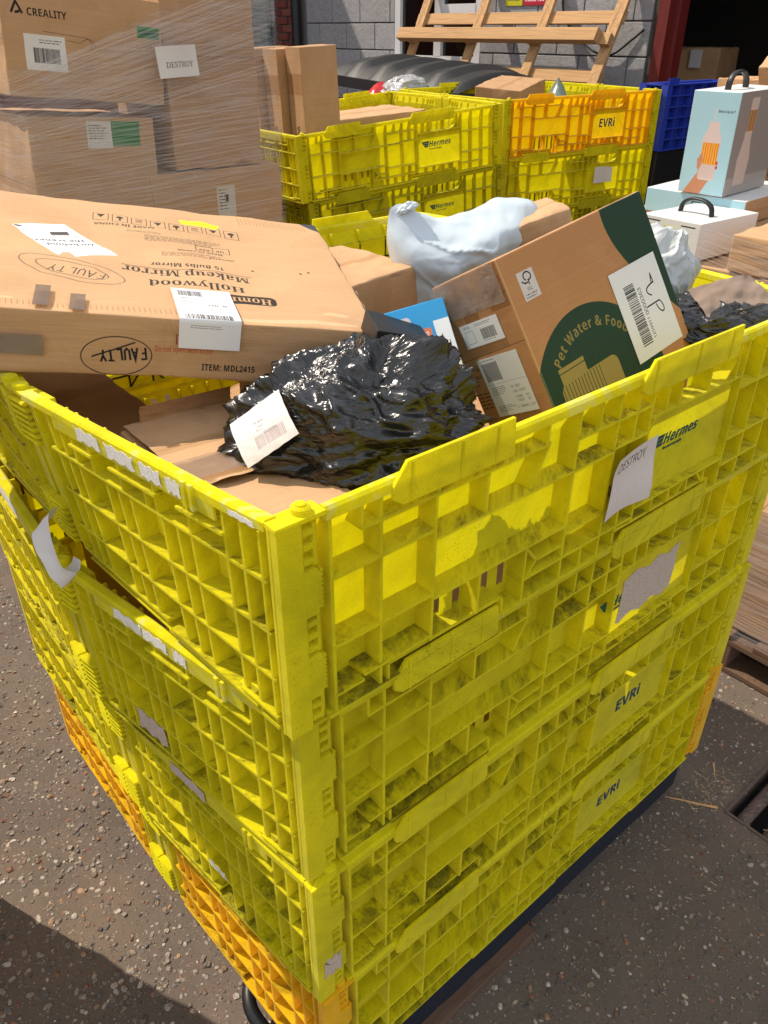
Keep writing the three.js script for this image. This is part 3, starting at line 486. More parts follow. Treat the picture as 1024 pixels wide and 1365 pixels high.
// irregular patch of old label on a panel: poly in (u, v) at depth d, mapped by fn
function patch(parent, name, poly, d, fn, mat, thick = 0.0005) {
  const mb = new MB(3); const cu = poly.reduce((s, p) => s + p[0], 0) / poly.length, cv = poly.reduce((s, p) => s + p[1], 0) / poly.length;
  for (let i = 0; i < poly.length; i++) { const a = poly[i], b = poly[(i + 1) % poly.length], f = [[cu, cv, d + thick], [a[0], a[1], d + thick], [b[0], b[1], d + thick]]; mb.face(f, f.map((p) => [p[0] * 12, p[1] * 12])); const e = [[a[0], a[1], d], [b[0], b[1], d], [b[0], b[1], d + thick], [a[0], a[1], d + thick]]; mb.face(e, e.map((p) => [p[0] * 12, p[1] * 12])); }
  return part(parent, name, mb.geo(fn), mat);
}
function ragged(u0, u1, v0, v1, seed, k = 0.2) { const r = rng(seed), out = [], n = 15, w = u1 - u0, h = v1 - v0; k *= 0.8; const ph = r() * 6, wv = (i) => 0.5 + 0.3 * Math.sin(i * 1.1 + ph) + 0.2 * r(); for (let i = 0; i < n; i++) out.push([u0 + w * i / n, v0 + h * k * wv(i)]); for (let i = 0; i < 3; i++) out.push([u1 - w * k * 0.3 * r(), v0 + h * (i + 0.3) / 3]); for (let i = n; i > 0; i--) out.push([u0 + w * i / n, v1 - h * k * wv(i + 20)]); for (let i = 3; i > 0; i--) out.push([u0 + w * k * 0.3 * r(), v0 + h * (i - 0.4) / 3]); return out; }

// ---- the stack in front
const MAIN = 'collars stacked on the near pallet';
const Y = (n) => 0.15 + n * 0.295;
const ident = (u, v, d) => [u, v, d];
{ // topmost
  const c = makeCollar('topmost yellow plastic collar of the near stack, curled paper note on its name plate', MAIN, { long: M.yellow, bowT: 0.066, bowB: 0.034, skew: 0.025, lift: 0.03, logo: 'wing', logoAt: [0.768, 0.152, 0.92], rim: M.yellowWorn, seed: 1 });
  c.position.set(-0.004, Y(3), 0.003);
  const f = c.userData.front, n = c.userData.near, fn = c.userData.fn;
  // white residue on the near end's rim
  [[0.185, 0.226, 1], [0.237, 0.296, 2], [0.308, 0.362, 3], [0.15, 0.176, 4]].forEach(([a, b, s]) => patch(n, 'label_residue', ragged(a, b, 0.2635, 0.2905, s * 7, 0.3), 0.0005, fn, M.residue));
  patch(n, 'label_residue', ragged(0.03, 0.07, 0.2815, 0.2908, 77, 0.3), 0.0005, fn, M.residue);
  // curled note with capital letters
  const t = canvasTex(512, 380, (x, w, h) => { x.fillStyle = '#d9cfc8'; x.fillRect(0, 0, w, h); for (let i = 0; i < 60; i++) { x.fillStyle = `rgba(150,135,125,${0.03 + 0.05 * (i % 3)})`; x.fillRect((i * 97) % w, (i * 61) % h, 3 + i % 9, 20 + i % 40); } x.fillStyle = '#2a2320'; x.font = '84px sans-serif'; x.save(); x.translate(52, 104); x.rotate(-0.02); x.fillText('DESTROY', 0, 0, 440); x.restore(); });
  c.scale.z = 1.02; const nt = part(f, 'paper_note', sheetGeo(0.125, 0.106, (u, v) => 0.012 * Math.pow(1 - u, 2) * (0.6 + 0.4 * v) + 0.006 * Math.pow(u, 3) * (1 - v) + 0.0015 * Math.sin(v * 7), 16, 12, (u, v) => [u + 0.05 * (v > 0.8 ? (v - 0.8) * (1 - u) * 5 : 0) - 0.015 * Math.sin(v * 8) * (1 - u), v + 0.03 * Math.sin(u * 5) * (1 - v)]), paperMat(t), 'white paper note printed DESTROY, its left edge curling off');
  nt.position.set(0.626, 0.130, 0.0035); nt.rotation.set(0, 0.02, 0.0);
  // big white label peeling off the hinge
  { const cv = new THREE.CatmullRomCurve3([[-0.066, 0.118, -0.565], [-0.094, 0.124, -0.545], [-0.106, 0.105, -0.515], [-0.108, 0.075, -0.485], [-0.104, 0.045, -0.462], [-0.088, 0.028, -0.452], [-0.075, 0.036, -0.463], [-0.080, 0.050, -0.476]].map((p) => new THREE.Vector3(...p))), P = [], I = [], n = 44, m = 8;
    for (let i = 0; i <= n; i++) { const q = cv.getPoint(i / n), w = 0.052 + 0.012 * Math.sin(i * 0.2); for (let j = 0; j <= m; j++) { const t = j / m - 0.5; const K = 0.72, sx = q.x + 0.006 * Math.cos(t * 5) * (i / n) - t * w * 0.5, sy = q.y - t * w * 0.75 + 0.002 * Math.sin(i * 0.7 + j), sz = q.z - t * w * 0.5; P.push(-0.078 + (sx + 0.075) * K, 0.068 + (sy - 0.07) * K, -0.448 + (sz + 0.505) * K * 0.9); } }
    for (let i = 0; i < n; i++) for (let j = 0; j < m; j++) { const a = i * (m + 1) + j; I.push(a, a + 1, a + m + 2, a, a + m + 2, a + m + 1); }
    const g = new THREE.BufferGeometry(); g.setAttribute('position', new THREE.Float32BufferAttribute(P, 3)); g.setIndex(I); g.computeVertexNormals(); part(c.userData.near, 'peeling_label', g, M.paper, 'white label peeling off the middle hinge in a curl'); }
  clean(c);
}
{ // second
  const c = makeCollar('second yellow plastic collar of the near stack, torn brown label covering its name plate', MAIN, { long: M.yellow, bowT: 0.062, bowB: 0.052, skew: 0.055, logo: 'wing', logoAt: [0.71, 0.135, 1], rim: M.yellowWorn, seed: 2 });
  c.position.set(0.008, Y(2), -0.004);
  const f = c.userData.front, n = c.userData.near, fn = c.userData.fn;
  c.scale.z = 1.03; patch(f, 'torn_label', ragged(0.705, 0.885, 0.068, 0.185, 5, 0.18), -0.0135, ident, M.tornPaper, 0.001);
  [[0.245, 0.30, 11], [0.30, 0.372, 12], [0.205, 0.232, 13]].forEach(([a, b, s]) => patch(n, 'label_residue', ragged(a, b, 0.2635, 0.2905, s, 0.35), 0.0005, fn, M.residue));
  const far = (s, v, d) => [-d - mix(0.052, 0.062, v / CH) * ((CW - s) / HALF) - 0.055 * s / CW, v, -s];
  patch(n, 'label_residue', ragged(0.72, 0.84, 0.264, 0.291, 14, 0.2), 0.0005, far, M.paper);
  patch(n, 'torn_label', ragged(0.30, 0.375, 0.03, 0.085, 15, 0.25), 0.0005, fn, M.tornPaper);
  clean(c);
}
{ // third
  const c = makeCollar('third yellow plastic collar down the near stack, dark lettering on a clean name plate', MAIN, { long: M.yellow, bowT: 0.036, bowB: 0.032, skew: 0.05, logo: 'plain', logoAt: [0.80, 0.135, 1], seed: 3 });
  c.position.set(0.004, Y(1), 0.008);
  const f = c.userData.front, n = c.userData.near, fn = c.userData.fn;
  c.scale.z = 1.03; patch(f, 'torn_label', ragged(0.012, 0.045, 0.052, 0.11, 25, 0.3), 0.0004, ident, M.tornPaper);
  patch(n, 'torn_label', ragged(0.235, 0.33, 0.262, 0.291, 21, 0.2), 0.002, fn, M.tornPaper); patch(n, 'torn_label', ragged(0.215, 0.262, 0.08, 0.105, 23, 0.5), 0.001, fn, M.residue);
  clean(c);
}
{ // lowest
  const c = makeCollar('lowest collar of the near stack, with orange ends and yellow long sides', MAIN, { long: M.yellow, end: M.orange, hinge: M.yellow, post: M.orange, bowT: 0.02, bowB: 0.016, skew: 0.035, logo: 'plain', logoAt: [0.80, 0.135, 1], seed: 4 });
  c.position.set(0.008, Y(0), 0.012); c.scale.z = 1.04; clean(c);
}
// ---- collars behind: six copies of the same kind in two stacks
const stackAt = (x, z, yaw, tilt, y0, list, group) => list.forEach((o, k) => {
  const c = makeCollar(o.label, group, { bowT: 0.03, bowB: 0.03, ...o }); clean(c);
  c.rotation.order = 'YZX'; c.rotation.y = yaw; c.rotation.z = tilt;
  const up = new THREE.Vector3(0, CH * k, 0).applyEuler(c.rotation); c.position.set(x + up.x + (o.dx ?? 0), y0 + up.y, z + up.z);
});
stackAt(1.98, -2.66, -0.147, 0.08, 0.160, [
  { label: 'lowest collar of the far stack that holds three upright cartons', long: M.yellowOld, seed: 5 },
  { label: 'collar second from the ground in the stack that holds three upright cartons', long: M.yellowOld, seed: 6 },
  { label: 'dull yellow collar just below the top of the far stack holding three upright cartons', long: M.yellowOld, logo: 'wing', logoAt: [0.78, 0.15, 1.1], dx: 0.03, seed: 7 },
  { label: 'top yellow collar of the far stack that holds three upright cartons', long: M.yellow, logo: 'wing', logoAt: [0.78, 0.16, 1.25], seed: 8 }], 'collars stacked behind the near stack');
stackAt(3.22, -2.60, -0.16, 0.017, 0.254, [
  { label: 'lowest collar of the stack topped by the orange one', long: M.yellowOld, seed: 9 },
  { label: 'yellow collar second from the ground under the orange one', long: M.yellowOld, seed: 10 },
  { label: 'yellow collar with a white label directly under the orange one', long: M.yellow, seed: 12 },
  { label: 'orange plastic collar with yellow ends topping its stack by the doorway', long: M.orange, longBack: M.yellow, end: M.yellow, post: M.yellow, logo: 'plain', logoAt: [0.79, 0.14, 1.5], seed: 11 }], 'collars stacked by the doorway');
{
  const s = solo('paper_label', sheetGeo(0.15, 0.09, (u, v) => 0.002 * Math.sin(u * 5), 6, 6, (u, v) => [u, v - 0.3 * v * Math.max(0, u - 0.6)]), M.paper, 'white paper label stuck on the yellow collar under the orange one', 'label');
  s.position.set(3.22 + 0.77, 0.254 + 2 * CH + 0.165, -2.60 + 0.13); s.rotation.y = -0.16;
}
// ---- pallets under the stacks
function pallet(label, x, z, yaw, mat, y1 = 0.15, w = 1.2, d = 1.0, group) {
  const o = thing('pallet', label, 'pallet', group); o.position.set(x, 0, z); o.rotation.y = yaw;
  const pb = (name, a, b, v0, v1, c0, c1) => { const g = cartonGeo(b - a, v1 - v0, c1 - c0, { r: 0.003, amp: 0.0012, seed: a * 9 + c0 * 5, n: 4 }); g.clearGroups(); g.translate((a + b) / 2, (v0 + v1) / 2, (c0 + c1) / 2); part(o, name, g, mat); };
  const s = y1 / 0.15;
  for (let i = 0; i < 7; i++) { const c = -d + 0.05 + i * (d - 0.1) / 6; pb('deck_board', 0, w, y1 - 0.022 * s, y1 - 0.002, c - 0.048, c + 0.048); }
  for (const a of [0, w / 2 - 0.05, w - 0.1]) { pb('stringer', a, a + 0.1, y1 - 0.043 * s, y1 - 0.0225 * s, -d, 0); for (const c of [-d, -d / 2 - 0.06, -0.12]) pb('block', a + 0.001, a + 0.099, 0.022 * s, y1 - 0.0435 * s, c + 0.002, c + 0.118); pb('base_board', a, a + 0.1, 0.002, 0.0215 * s, -d, 0); }
  return o;
}
{ const o = pallet('dark blue painted pallet under the near stack of collars', 0.055, -0.025, 0, M.blueWood, 0.148, 1.12, 0.99); const sb = cartonGeo(1.118, 0.085, 0.018, { r: 0.003, amp: 0.002, n: 16 }); sb.clearGroups(); sb.translate(0.56, 0.062, 0.0095); part(o, 'side_board', sb, M.blueWood); const s2 = cartonGeo(1.1, 0.02, 0.05, { r: 0.003, amp: 0.003, n: 16 }); s2.clearGroups(); s2.scale(0.4, 1, 1); s2.translate(0.3, 0.012, 0.02); part(o, 'runner', s2, M.oldWood); }
pallet('wooden pallet under the far stack holding three upright cartons', 1.98, -2.68, -0.147, M.oldWood, 0.142);
pallet('wooden pallet under the stack topped by the orange collar', 3.23, -2.615, -0.16, M.oldWood, 0.236);

// ---------------------------------------------------------------- what lies in the near stack
const card = (i) => plainCard[i % 3];
function placeBox(o, origin, ex, ey, ez, l) { basis(o, origin, ex, ey, ez); o.children[0].position.set(...l); return o; }
{ // the long flat carton across the left rim
  const L = 0.85, T = 0.0955, D = 0.516, W = 1536, H = 932;
  const top = canvasTex(W, H, (x) => {
    cardboard(x, W, H, 11, [198, 158, 116]);
    const X = (a) => a * W, Yc = (b) => b * H, ink = 'rgba(38,30,24,.88)';
    const rt = (s, a, b, f, w, col = ink) => { x.save(); x.translate(X(a), Yc(b)); x.rotate(Math.PI + 0.02); x.fillStyle = col; x.font = f; x.fillText(s, 0, 0, w * W); x.restore(); };
    // row of handling marks
    x.strokeStyle = ink; x.lineWidth = 2;
    for (let i = 0; i < 8; i++) { const a = X(0.5 + i * 0.0382), b = Yc(0.15 + i * 0.008); x.strokeRect(a, b, 46, 66); x.fillStyle = ink; x.beginPath(); if (i % 3 === 0) { x.moveTo(a + 10, b + 14); x.lineTo(a + 36, b + 14); x.lineTo(a + 23, b + 46); } else if (i % 3 === 1) { x.arc(a + 23, b + 24, 11, 0, 6.3); x.rect(a + 20, b + 30, 6, 24); } else { x.rect(a + 12, b + 16, 22, 5); x.rect(a + 12, b + 28, 22, 5); x.rect(a + 12, b + 42, 22, 4); } x.fill(); }
    rt('MADE IN CHINA', 0.622, 0.25, 'bold 30px sans-serif', 0.12);
    smallPrint(x, X(0.60), Yc(0.335), 0.17 * W, 5, 6, 3); x.strokeRect(X(0.70), Yc(0.38), 104, 46); x.strokeRect(X(0.70), Yc(0.38), 52, 46); rt('UK', 0.757, 0.405, 'bold 20px sans-serif', 0.03); rt('REP', 0.728, 0.405, 'bold 20px sans-serif', 0.03);
    smallPrint(x, X(0.565), Yc(0.31), 0.1 * W, 2, 5, 8); rt('MADE IN CHINA', 0.752, 0.44, 'bold 24px sans-serif', 0.09); smallPrint(x, X(0.63), Yc(0.475), 0.13 * W, 4, 6, 5); rt('IMPORTER', 0.772, 0.485, 'bold 16px sans-serif', 0.05);
    rt('15 Bulbs Mirror', 0.747, 0.575, 'bold 38px sans-serif', 0.14);
    x.fillRect(X(0.555), Yc(0.622), 0.242 * W, 3);
    rt('Makeup Mirror', 0.79, 0.638, 'bold 62px serif', 0.235); rt('Hollywood', 0.775, 0.725, 'bold 62px serif', 0.175);
    x.fillStyle = 'rgba(34,27,22,.93)'; x.beginPath(); x.roundRect(X(0.66), Yc(0.80), 0.166 * W, 56, 20); x.fill(); rt('Hommi', 0.818, 0.815, 'bold 50px serif', 0.1, '#c79c70');
    // torn return label
    x.save(); x.fillStyle = '#e9e9ea'; x.beginPath(); [[0.354, 0.346], [0.447, 0.293], [0.549, 0.543], [0.475, 0.609], [0.462, 0.56], [0.452, 0.568], [0.447, 0.603], [0.44, 0.59]].forEach((p, i) => x[i ? 'lineTo' : 'moveTo'](X(p[0]), Yc(p[1]))); x.closePath(); x.fill(); x.clip();
    x.translate(X(0.45), Yc(0.45)); x.rotate(Math.PI - 0.28); x.fillStyle = '#26262a'; x.font = 'bold 27px sans-serif'; x.fillText('Go behind', -80, -16); x.fillText('the scenes.', -60, 16); smallPrint(x, -100, -70, 140, 3, 7, 6); smallPrint(x, -60, 34, 130, 2, 6, 7); x.fillRect(-30, 52, 52, 30); x.restore();
    x.fillStyle = '#1f1c1a'; x.beginPath(); x.ellipse(X(0.365), Yc(0.352), 12, 6, 0.2, 0, 6.3); x.fill();
    // handwriting
    x.strokeStyle = 'rgba(60,48,42,.85)'; x.lineWidth = 2.4; for (const [rx, ry] of [[0.096, 0.052], [0.066, 0.033]]) { x.beginPath(); x.ellipse(X(0.471), Yc(0.70), rx * W, ry * H * 1.25, 0.42, 0.2, 6.4); x.stroke(); }
    x.save(); x.translate(X(0.525), Yc(0.735)); x.rotate(Math.PI + 0.28); x.strokeStyle = 'rgba(40,34,34,.9)'; x.lineWidth = 3; hand(x, 'FAULTY', 26, 34); x.restore();
    // yellow sticker, courier label, dents
    x.fillStyle = '#e6de1c'; x.beginPath(); [[0.676, 0.118], [0.72, 0.112], [0.762, 0.16], [0.752, 0.205], [0.712, 0.178], [0.68, 0.165]].forEach((p, i) => x[i ? 'lineTo' : 'moveTo'](X(p[0]), Yc(p[1]))); x.fill(); smallPrint(x, X(0.69), Yc(0.135), 60, 2, 5, 9, 'rgba(90,80,10,.8)');
    for (const [a, b] of [[0.803, 0.568], [0.918, 0.555], [0.9, 0.57]]) { x.fillStyle = 'rgba(30,18,10,.9)'; x.beginPath(); x.ellipse(X(a), Yc(b), 5, 4, 1, 0, 6.3); x.fill(); }
    x.fillStyle = 'rgba(226,196,155,.5)'; for (const [a, b, c] of [[0.33, 0.93, 90], [0.84, 0.965, 190], [0.93, 0.9, 40]]) { x.beginPath(); x.ellipse(X(a), Yc(b), c, 12, 0, 0, 6.3); x.fill(); }
    x.strokeStyle = 'rgba(120,80,45,.5)'; x.lineWidth = 2; for (let i = 0; i < 34; i++) { x.beginPath(); x.moveTo(X(0.36 + i * 0.0085), Yc(0.94)); x.lineTo(X(0.362 + i * 0.0085), Yc(0.972)); x.stroke(); }
    for (let i = 0; i < 20; i++) { x.beginPath(); x.moveTo(X(0.81 + i * 0.008), Yc(0.03)); x.lineTo(X(0.812 + i * 0.008), Yc(0.1)); x.stroke(); }
    x.fillStyle = '#3a3f49'; x.beginPath(); x.moveTo(X(0.955), 0); x.lineTo(W, 0); x.lineTo(W, Yc(0.1)); x.fill();
  });
  const front = canvasTex(1536, 172, (x, w, h) => {
    cardboard(x, w, h, 12, [194, 153, 110]);
    x.strokeStyle = 'rgba(30,24,24,.9)'; x.lineWidth = 2.6; x.beginPath(); x.ellipse(0.545 * w, 0.66 * h, 0.057 * w, 0.32 * h, -0.08, 0, 6.3); x.stroke();
    x.save(); x.translate(0.592 * w, 0.6 * h); x.rotate(Math.PI - 0.1); x.strokeStyle = '#16161c'; x.lineWidth = 5; hand(x, 'FAULTY', 20, 34); x.restore(); x.beginPath(); x.lineWidth = 4; x.strokeStyle = '#1a1a1e'; x.moveTo(0.505 * w, 0.68 * h); x.lineTo(0.575 * w, 0.42 * h); x.stroke();
    x.fillStyle = '#b23a2c'; x.font = '23px sans-serif'; x.fillText('Do not open with knife!', 0.606 * w, 0.56 * h, 0.098 * w); x.strokeStyle = '#a8402e'; x.lineWidth = 3; x.strokeRect(0.642 * w, 0.26 * h, 26, 26);
    x.fillStyle = '#1b1815'; x.font = 'bold 27px sans-serif'; x.fillText('ITEM: MDL2415', 0.686 * w, 0.83 * h, 0.094 * w);
  });
  const c = card(0), o = carton('mirror_carton', 'long flat brown carton lying across the stack, handwritten FAULTY on its side', [L, T, D], [c, c, cardMat(top), c, cardMat(front), c], { r: 0.005, amp: 0.0035, seed: 4, n: 26 });
  placeBox(o, [0.4141, 1.249, -0.3612], [0.9016, -0.1568, 0.4032], [0.0945, 0.9809, 0.1702], [-0.4222, -0.1154, 0.8991], [-L / 2, T / 2, -D / 2]);
  // courier label folded over the front edge
  const lt = canvasTex(384, 512, (x, w, h) => { x.fillStyle = '#e4e4e6'; x.fillRect(0, 0, w, h); x.fillStyle = '#25252a'; barcode(x, 40, 26, 150, 64, 4); x.font = 'bold 18px sans-serif'; x.fillText('2097', 48, 122); x.strokeStyle = '#99a'; for (const y of [132, 210, 300]) { x.beginPath(); x.moveTo(24, y); x.lineTo(360, y); x.stroke(); } smallPrint(x, 30, 150, 150, 5, 7, 12); x.font = 'bold 34px sans-serif'; x.fillText('VAN  96', 205, 204); x.font = '17px sans-serif'; x.fillText('03 Nov', 222, 164); smallPrint(x, 210, 226, 130, 4, 7, 15); barcode(x, 40, 306, 300, 46, 9); smallPrint(x, 70, 392, 240, 2, 7, 18, 'rgba(70,70,80,.7)'); });
  const lg = new THREE.PlaneGeometry(0.088, 0.155, 2, 24), lp = lg.attributes.position;
  for (let i = 0; i < lp.count; i++) { const t = 0.5 - lp.getY(i) / 0.155, s = t * 0.155, e = 0.108; const y = s < e ? T + 0.0052 : T + 0.0052 - (s - e), z = s < e ? -e + s + 0.0052 : 0.0058; lp.setXYZ(i, lp.getX(i) - 0.02 * (t < 0.7 ? (0.7 - t) * 0.5 : 0), y, z); } lg.computeVertexNormals();
  const lm = part(o, 'courier_label', lg, paperMat(lt), 'white courier label folded over the front edge'); lm.position.x = -0.258;
  for (const [a, b, len] of [[0.43, 0.9, 0.07], [0.485, 0.93, 0.055], [0.03, 0.4, 0]]) if (len) { const g = new THREE.BoxGeometry(0.02, 0.0006, len); const m = part(o, 'tape', g, tapeMat); m.position.set((a - 1) * L, T + 0.0042, (b - 1) * D + 0.01); }
  const ft = part(o, 'tape', new THREE.BoxGeometry(0.07, 0.03, 0.0006), tapeMat); ft.position.set(-0.545 * 0.95, 0.045, 0.0045);
  // crumpled clear tape hanging off the far corner
  const cr = new THREE.PlaneGeometry(0.05, 0.17, 14, 30), cq = cr.attributes.position; for (let i = 0; i < cq.count; i++) { const a = cq.getX(i), b = cq.getY(i); cq.setXYZ(i, 0.004 + 0.016 * Math.abs(fbm(a * 30, b * 26, 3, 3)) + (b < -0.05 ? 0.012 : 0), T * 0.62 + a * 1.1 + 0.012 * fbm(a * 22, b * 30, 8), -0.1 - b + 0.01 * fbm(a * 30, b * 20, 5)); } cr.computeVertexNormals();
  part(o, 'loose_tape', cr, tapeMat, 'crumpled clear tape hanging off the carton end');
}
function hand(x, word, w, h) {                                       // plain stroke capitals
  const G = { F: [[[0, 1], [0, 0], [0.8, 0]], [[0, 0.5], [0.6, 0.5]]], A: [[[0, 1], [0.45, 0], [0.9, 1]], [[0.2, 0.6], [0.7, 0.6]]], U: [[[0, 0], [0.05, 0.8], [0.4, 1], [0.75, 0.8], [0.8, 0]]], L: [[[0, 0], [0, 1], [0.7, 0.95]]], T: [[[0, 0], [0.9, 0.05]], [[0.45, 0], [0.45, 1]]], Y: [[[0, 0], [0.4, 0.5]], [[0.85, 0], [0.4, 0.5], [0.3, 1]]] };
  [...word].forEach((c, i) => { for (const s of G[c]) { x.beginPath(); s.forEach((p, k) => x[k ? 'lineTo' : 'moveTo'](i * w + p[0] * w * 0.8, (p[1] - 0.5) * h)); x.stroke(); } });
}
{ // tilted brown and green carton
  const w = 0.37, h = 0.42, d = 0.15, S = 1024 / w;
  const fr = canvasTex(1024, 1162, (x) => {
    cardboard(x, 1024, 1162, 14, [182, 128, 78]); const p = (v) => v * S, grn = '#1d3a26';
    x.fillStyle = grn; x.beginPath(); x.moveTo(p(0.254), 0); x.bezierCurveTo(p(0.246), p(0.05), p(0.268), p(0.1), p(0.372), p(0.212)); x.lineTo(1024, 0); x.fill();
    x.beginPath(); x.arc(p(0.125), p(0.278), p(0.16), 0, 6.3); x.fill(); x.fillRect(0, p(0.3), p(0.29), p(0.2));
    x.fillStyle = '#8d7a3c'; x.font = 'bold 62px sans-serif'; const s = 'Pet Water & Food'; let a = -2.33; for (const ch of s) { const cw = x.measureText(ch).width; x.save(); x.translate(p(0.128), p(0.278)); x.rotate(a + Math.PI / 2 + cw / 2 / p(0.122)); x.fillText(ch, -cw / 2, -p(0.122)); x.restore(); a += cw / p(0.122) * 1.03; }
    // printed picture of the dispenser
    x.fillStyle = '#9a8748'; x.fillRect(p(0.038), p(0.188), p(0.062), p(0.026)); x.fillStyle = '#1d3a26'; x.fillRect(p(0.038), p(0.195), p(0.062), 4);
    x.fillStyle = '#9a8748'; x.beginPath(); x.roundRect(p(0.03), p(0.212), p(0.145), p(0.2), 40); x.fill(); x.strokeStyle = '#2c4428'; x.lineWidth = 4; for (let i = 0; i < 13; i++) { x.beginPath(); x.moveTo(p(0.034 + i * 0.0078), p(0.214)); x.lineTo(p(0.034 + i * 0.0078), p(0.42)); x.stroke(); } x.lineWidth = 7; x.strokeRect(p(0.066), p(0.245), p(0.024), p(0.12));
    // certification tag
    x.fillStyle = '#cfc5bc'; x.fillRect(p(0.03), p(0.032), p(0.036), p(0.043)); x.strokeStyle = '#2b2622'; x.lineWidth = 6; x.beginPath(); x.moveTo(p(0.036), p(0.046)); x.lineTo(p(0.041), p(0.05)); x.lineTo(p(0.048), p(0.05)); x.moveTo(p(0.05), p(0.054)); x.lineTo(p(0.05), p(0.047)); x.bezierCurveTo(p(0.062), p(0.047), p(0.06), p(0.036), p(0.051), p(0.035)); x.bezierCurveTo(p(0.042), p(0.034), p(0.04), p(0.044), p(0.046), p(0.046)); x.stroke(); x.fillStyle = '#2b2622'; x.font = '20px sans-serif'; x.fillText('FSC', p(0.042), p(0.062)); smallPrint(x, p(0.034), p(0.066), p(0.028), 2, 8, 3);
    // scuffed edge
    x.fillStyle = 'rgba(215,180,130,.35)'; x.fillRect(0, 0, 12, 1162);
  });
  const en = canvasTex(366, 1024, (x, W, H) => {
    const q = W / d; cardboard(x, W, H, 15, [176, 124, 76]); x.fillStyle = 'rgba(110,62,22,.4)'; x.fillRect(W * 0.72, 0, W * 0.28, q * 0.068); x.fillRect(W * 0.3, 0, W * 0.22, q * 0.11); x.fillStyle = 'rgba(205,160,95,.3)'; x.fillRect(W * 0.35, 0, W * 0.4, q * 0.055);
    x.strokeStyle = 'rgba(80,46,20,.7)'; x.lineWidth = 3; x.beginPath(); x.moveTo(0, q * 0.052); x.lineTo(W, q * 0.046); x.moveTo(0, q * 0.128); x.lineTo(W, q * 0.122); x.stroke();
    x.fillStyle = '#4a2c18'; x.font = 'bold 17px sans-serif'; ['GIFT BOX', 'PRODUCT', 'SIZE'].forEach((s, i) => x.fillText(s, 12, q * (0.148 + i * 0.012))); smallPrint(x, 12, q * 0.185, 130, 5, 10, 31, 'rgba(74,44,24,.85)'); x.fillText('NOTE', 20, q * 0.235);
  });
  const c = card(1), g = cardMat(canvasTex(256, 512, (x, W, H) => { cardboard(x, W, H, 16, [176, 124, 76]); x.fillStyle = '#1d3a26'; x.fillRect(0, 0, W, H); }));
  const o = carton('tilted_carton', 'brown carton with a dark green printed arch, tipped up against the near rim', [w, h, d], [g, cardMat(en), c, c, cardMat(fr), c], { r: 0.003, amp: 0.0006, seed: 8, n: 18 });
  placeBox(o, [0.5221, 1.4631, -0.2115], [0.9883, 0.1468, -0.0411], [-0.1486, 0.868, -0.4738], [-0.0339, 0.4743, 0.8797], [w / 2, -h / 2, -d / 2]);
  const tag = (tex, W, H, m) => { const s = part(o, 'sticker', new THREE.BoxGeometry(W, H, 0.0006), [M.paper, M.paper, M.paper, M.paper, paperMat(tex), M.paper]); m(s); return s; };
  tag(canvasTex(440, 520, (x, W, H) => { x.fillStyle = '#e3e1dc'; x.fillRect(0, 0, W, H); barcode(x, 82, 100, 92, 352, 14, false); x.save(); x.translate(205, 440); x.rotate(-Math.PI / 2); x.fillStyle = '#222'; x.font = '34px sans-serif'; x.fillText('1259911', 0, 14, 130); x.font = '42px sans-serif'; x.fillText('0000363', 140, 18, 210); x.restore(); x.strokeStyle = '#141418'; x.lineWidth = 8; x.lineJoin = 'round'; x.beginPath(); x.moveTo(330, 150); x.lineTo(345, 100); x.lineTo(350, 152); x.bezierCurveTo(250, 158, 250, 190, 300, 215); x.moveTo(350, 260); x.lineTo(225, 262); x.moveTo(350, 262); x.bezierCurveTo(400, 330, 330, 360, 310, 270); x.stroke(); }), 0.129, 0.153, (s) => s.position.set(0.283, -0.176, 0.0012));
  tag(canvasTex(440, 200, (x, W, H) => { x.fillStyle = '#dedcd8'; x.fillRect(0, 0, W, H); x.strokeStyle = '#666'; x.lineWidth = 3; x.strokeRect(40, 62, 90, 104); smallPrint(x, 170, 18, 220, 2, 9, 6); smallPrint(x, 40, 20, 110, 2, 8, 7); barcode(x, 215, 70, 160, 88, 21); smallPrint(x, 225, 168, 140, 1, 9, 5); }), 0.087, 0.038, (s) => { s.rotation.y = -Math.PI / 2; s.position.set(-0.0013, -0.091, -0.079); });
  tag(canvasTex(400, 460, (x, W, H) => { x.fillStyle = '#d6d2cc'; x.fillRect(0, 0, W, H); x.strokeStyle = '#777'; x.lineWidth = 2; x.beginPath(); x.moveTo(0, 205); x.lineTo(W, 205); x.stroke(); x.fillStyle = '#8b8888'; x.fillRect(40, 40, 130, 140); x.fillStyle = '#222'; x.fillRect(30, 36, 7, 148); x.fillRect(173, 36, 7, 148); smallPrint(x, 30, 16, 160, 1, 9, 1); smallPrint(x, 30, 230, 150, 5, 9, 22); x.font = '27px monospace'; x.fillText('94 BOL', 220, 262); x.fillText('CAE-PRET', 225, 300); x.fillText('53BN  90', 235, 344); x.fillText('TROP  42', 240, 374); x.fillText('C RHAHH LTD', 215, 420, 170); smallPrint(x, 30, 380, 180, 4, 9, 28); }), 0.09, 0.098, (s) => { s.rotation.y = -Math.PI / 2; s.position.set(-0.0013, -0.180, -0.070); });
  // clear tape with string-like creases over the top corner
  const tp = new THREE.PlaneGeometry(0.14, 0.06, 16, 8), tq = tp.attributes.position; for (let i = 0; i < tq.count; i++) { const a = tq.getX(i), b = tq.getY(i); tq.setXYZ(i, -0.0016 - 0.003 * Math.abs(fbm(a * 40, b * 40, 2, 3)), b - 0.03, a - 0.075); } tp.computeVertexNormals(); part(o, 'tape', tp, tapeMat);
}
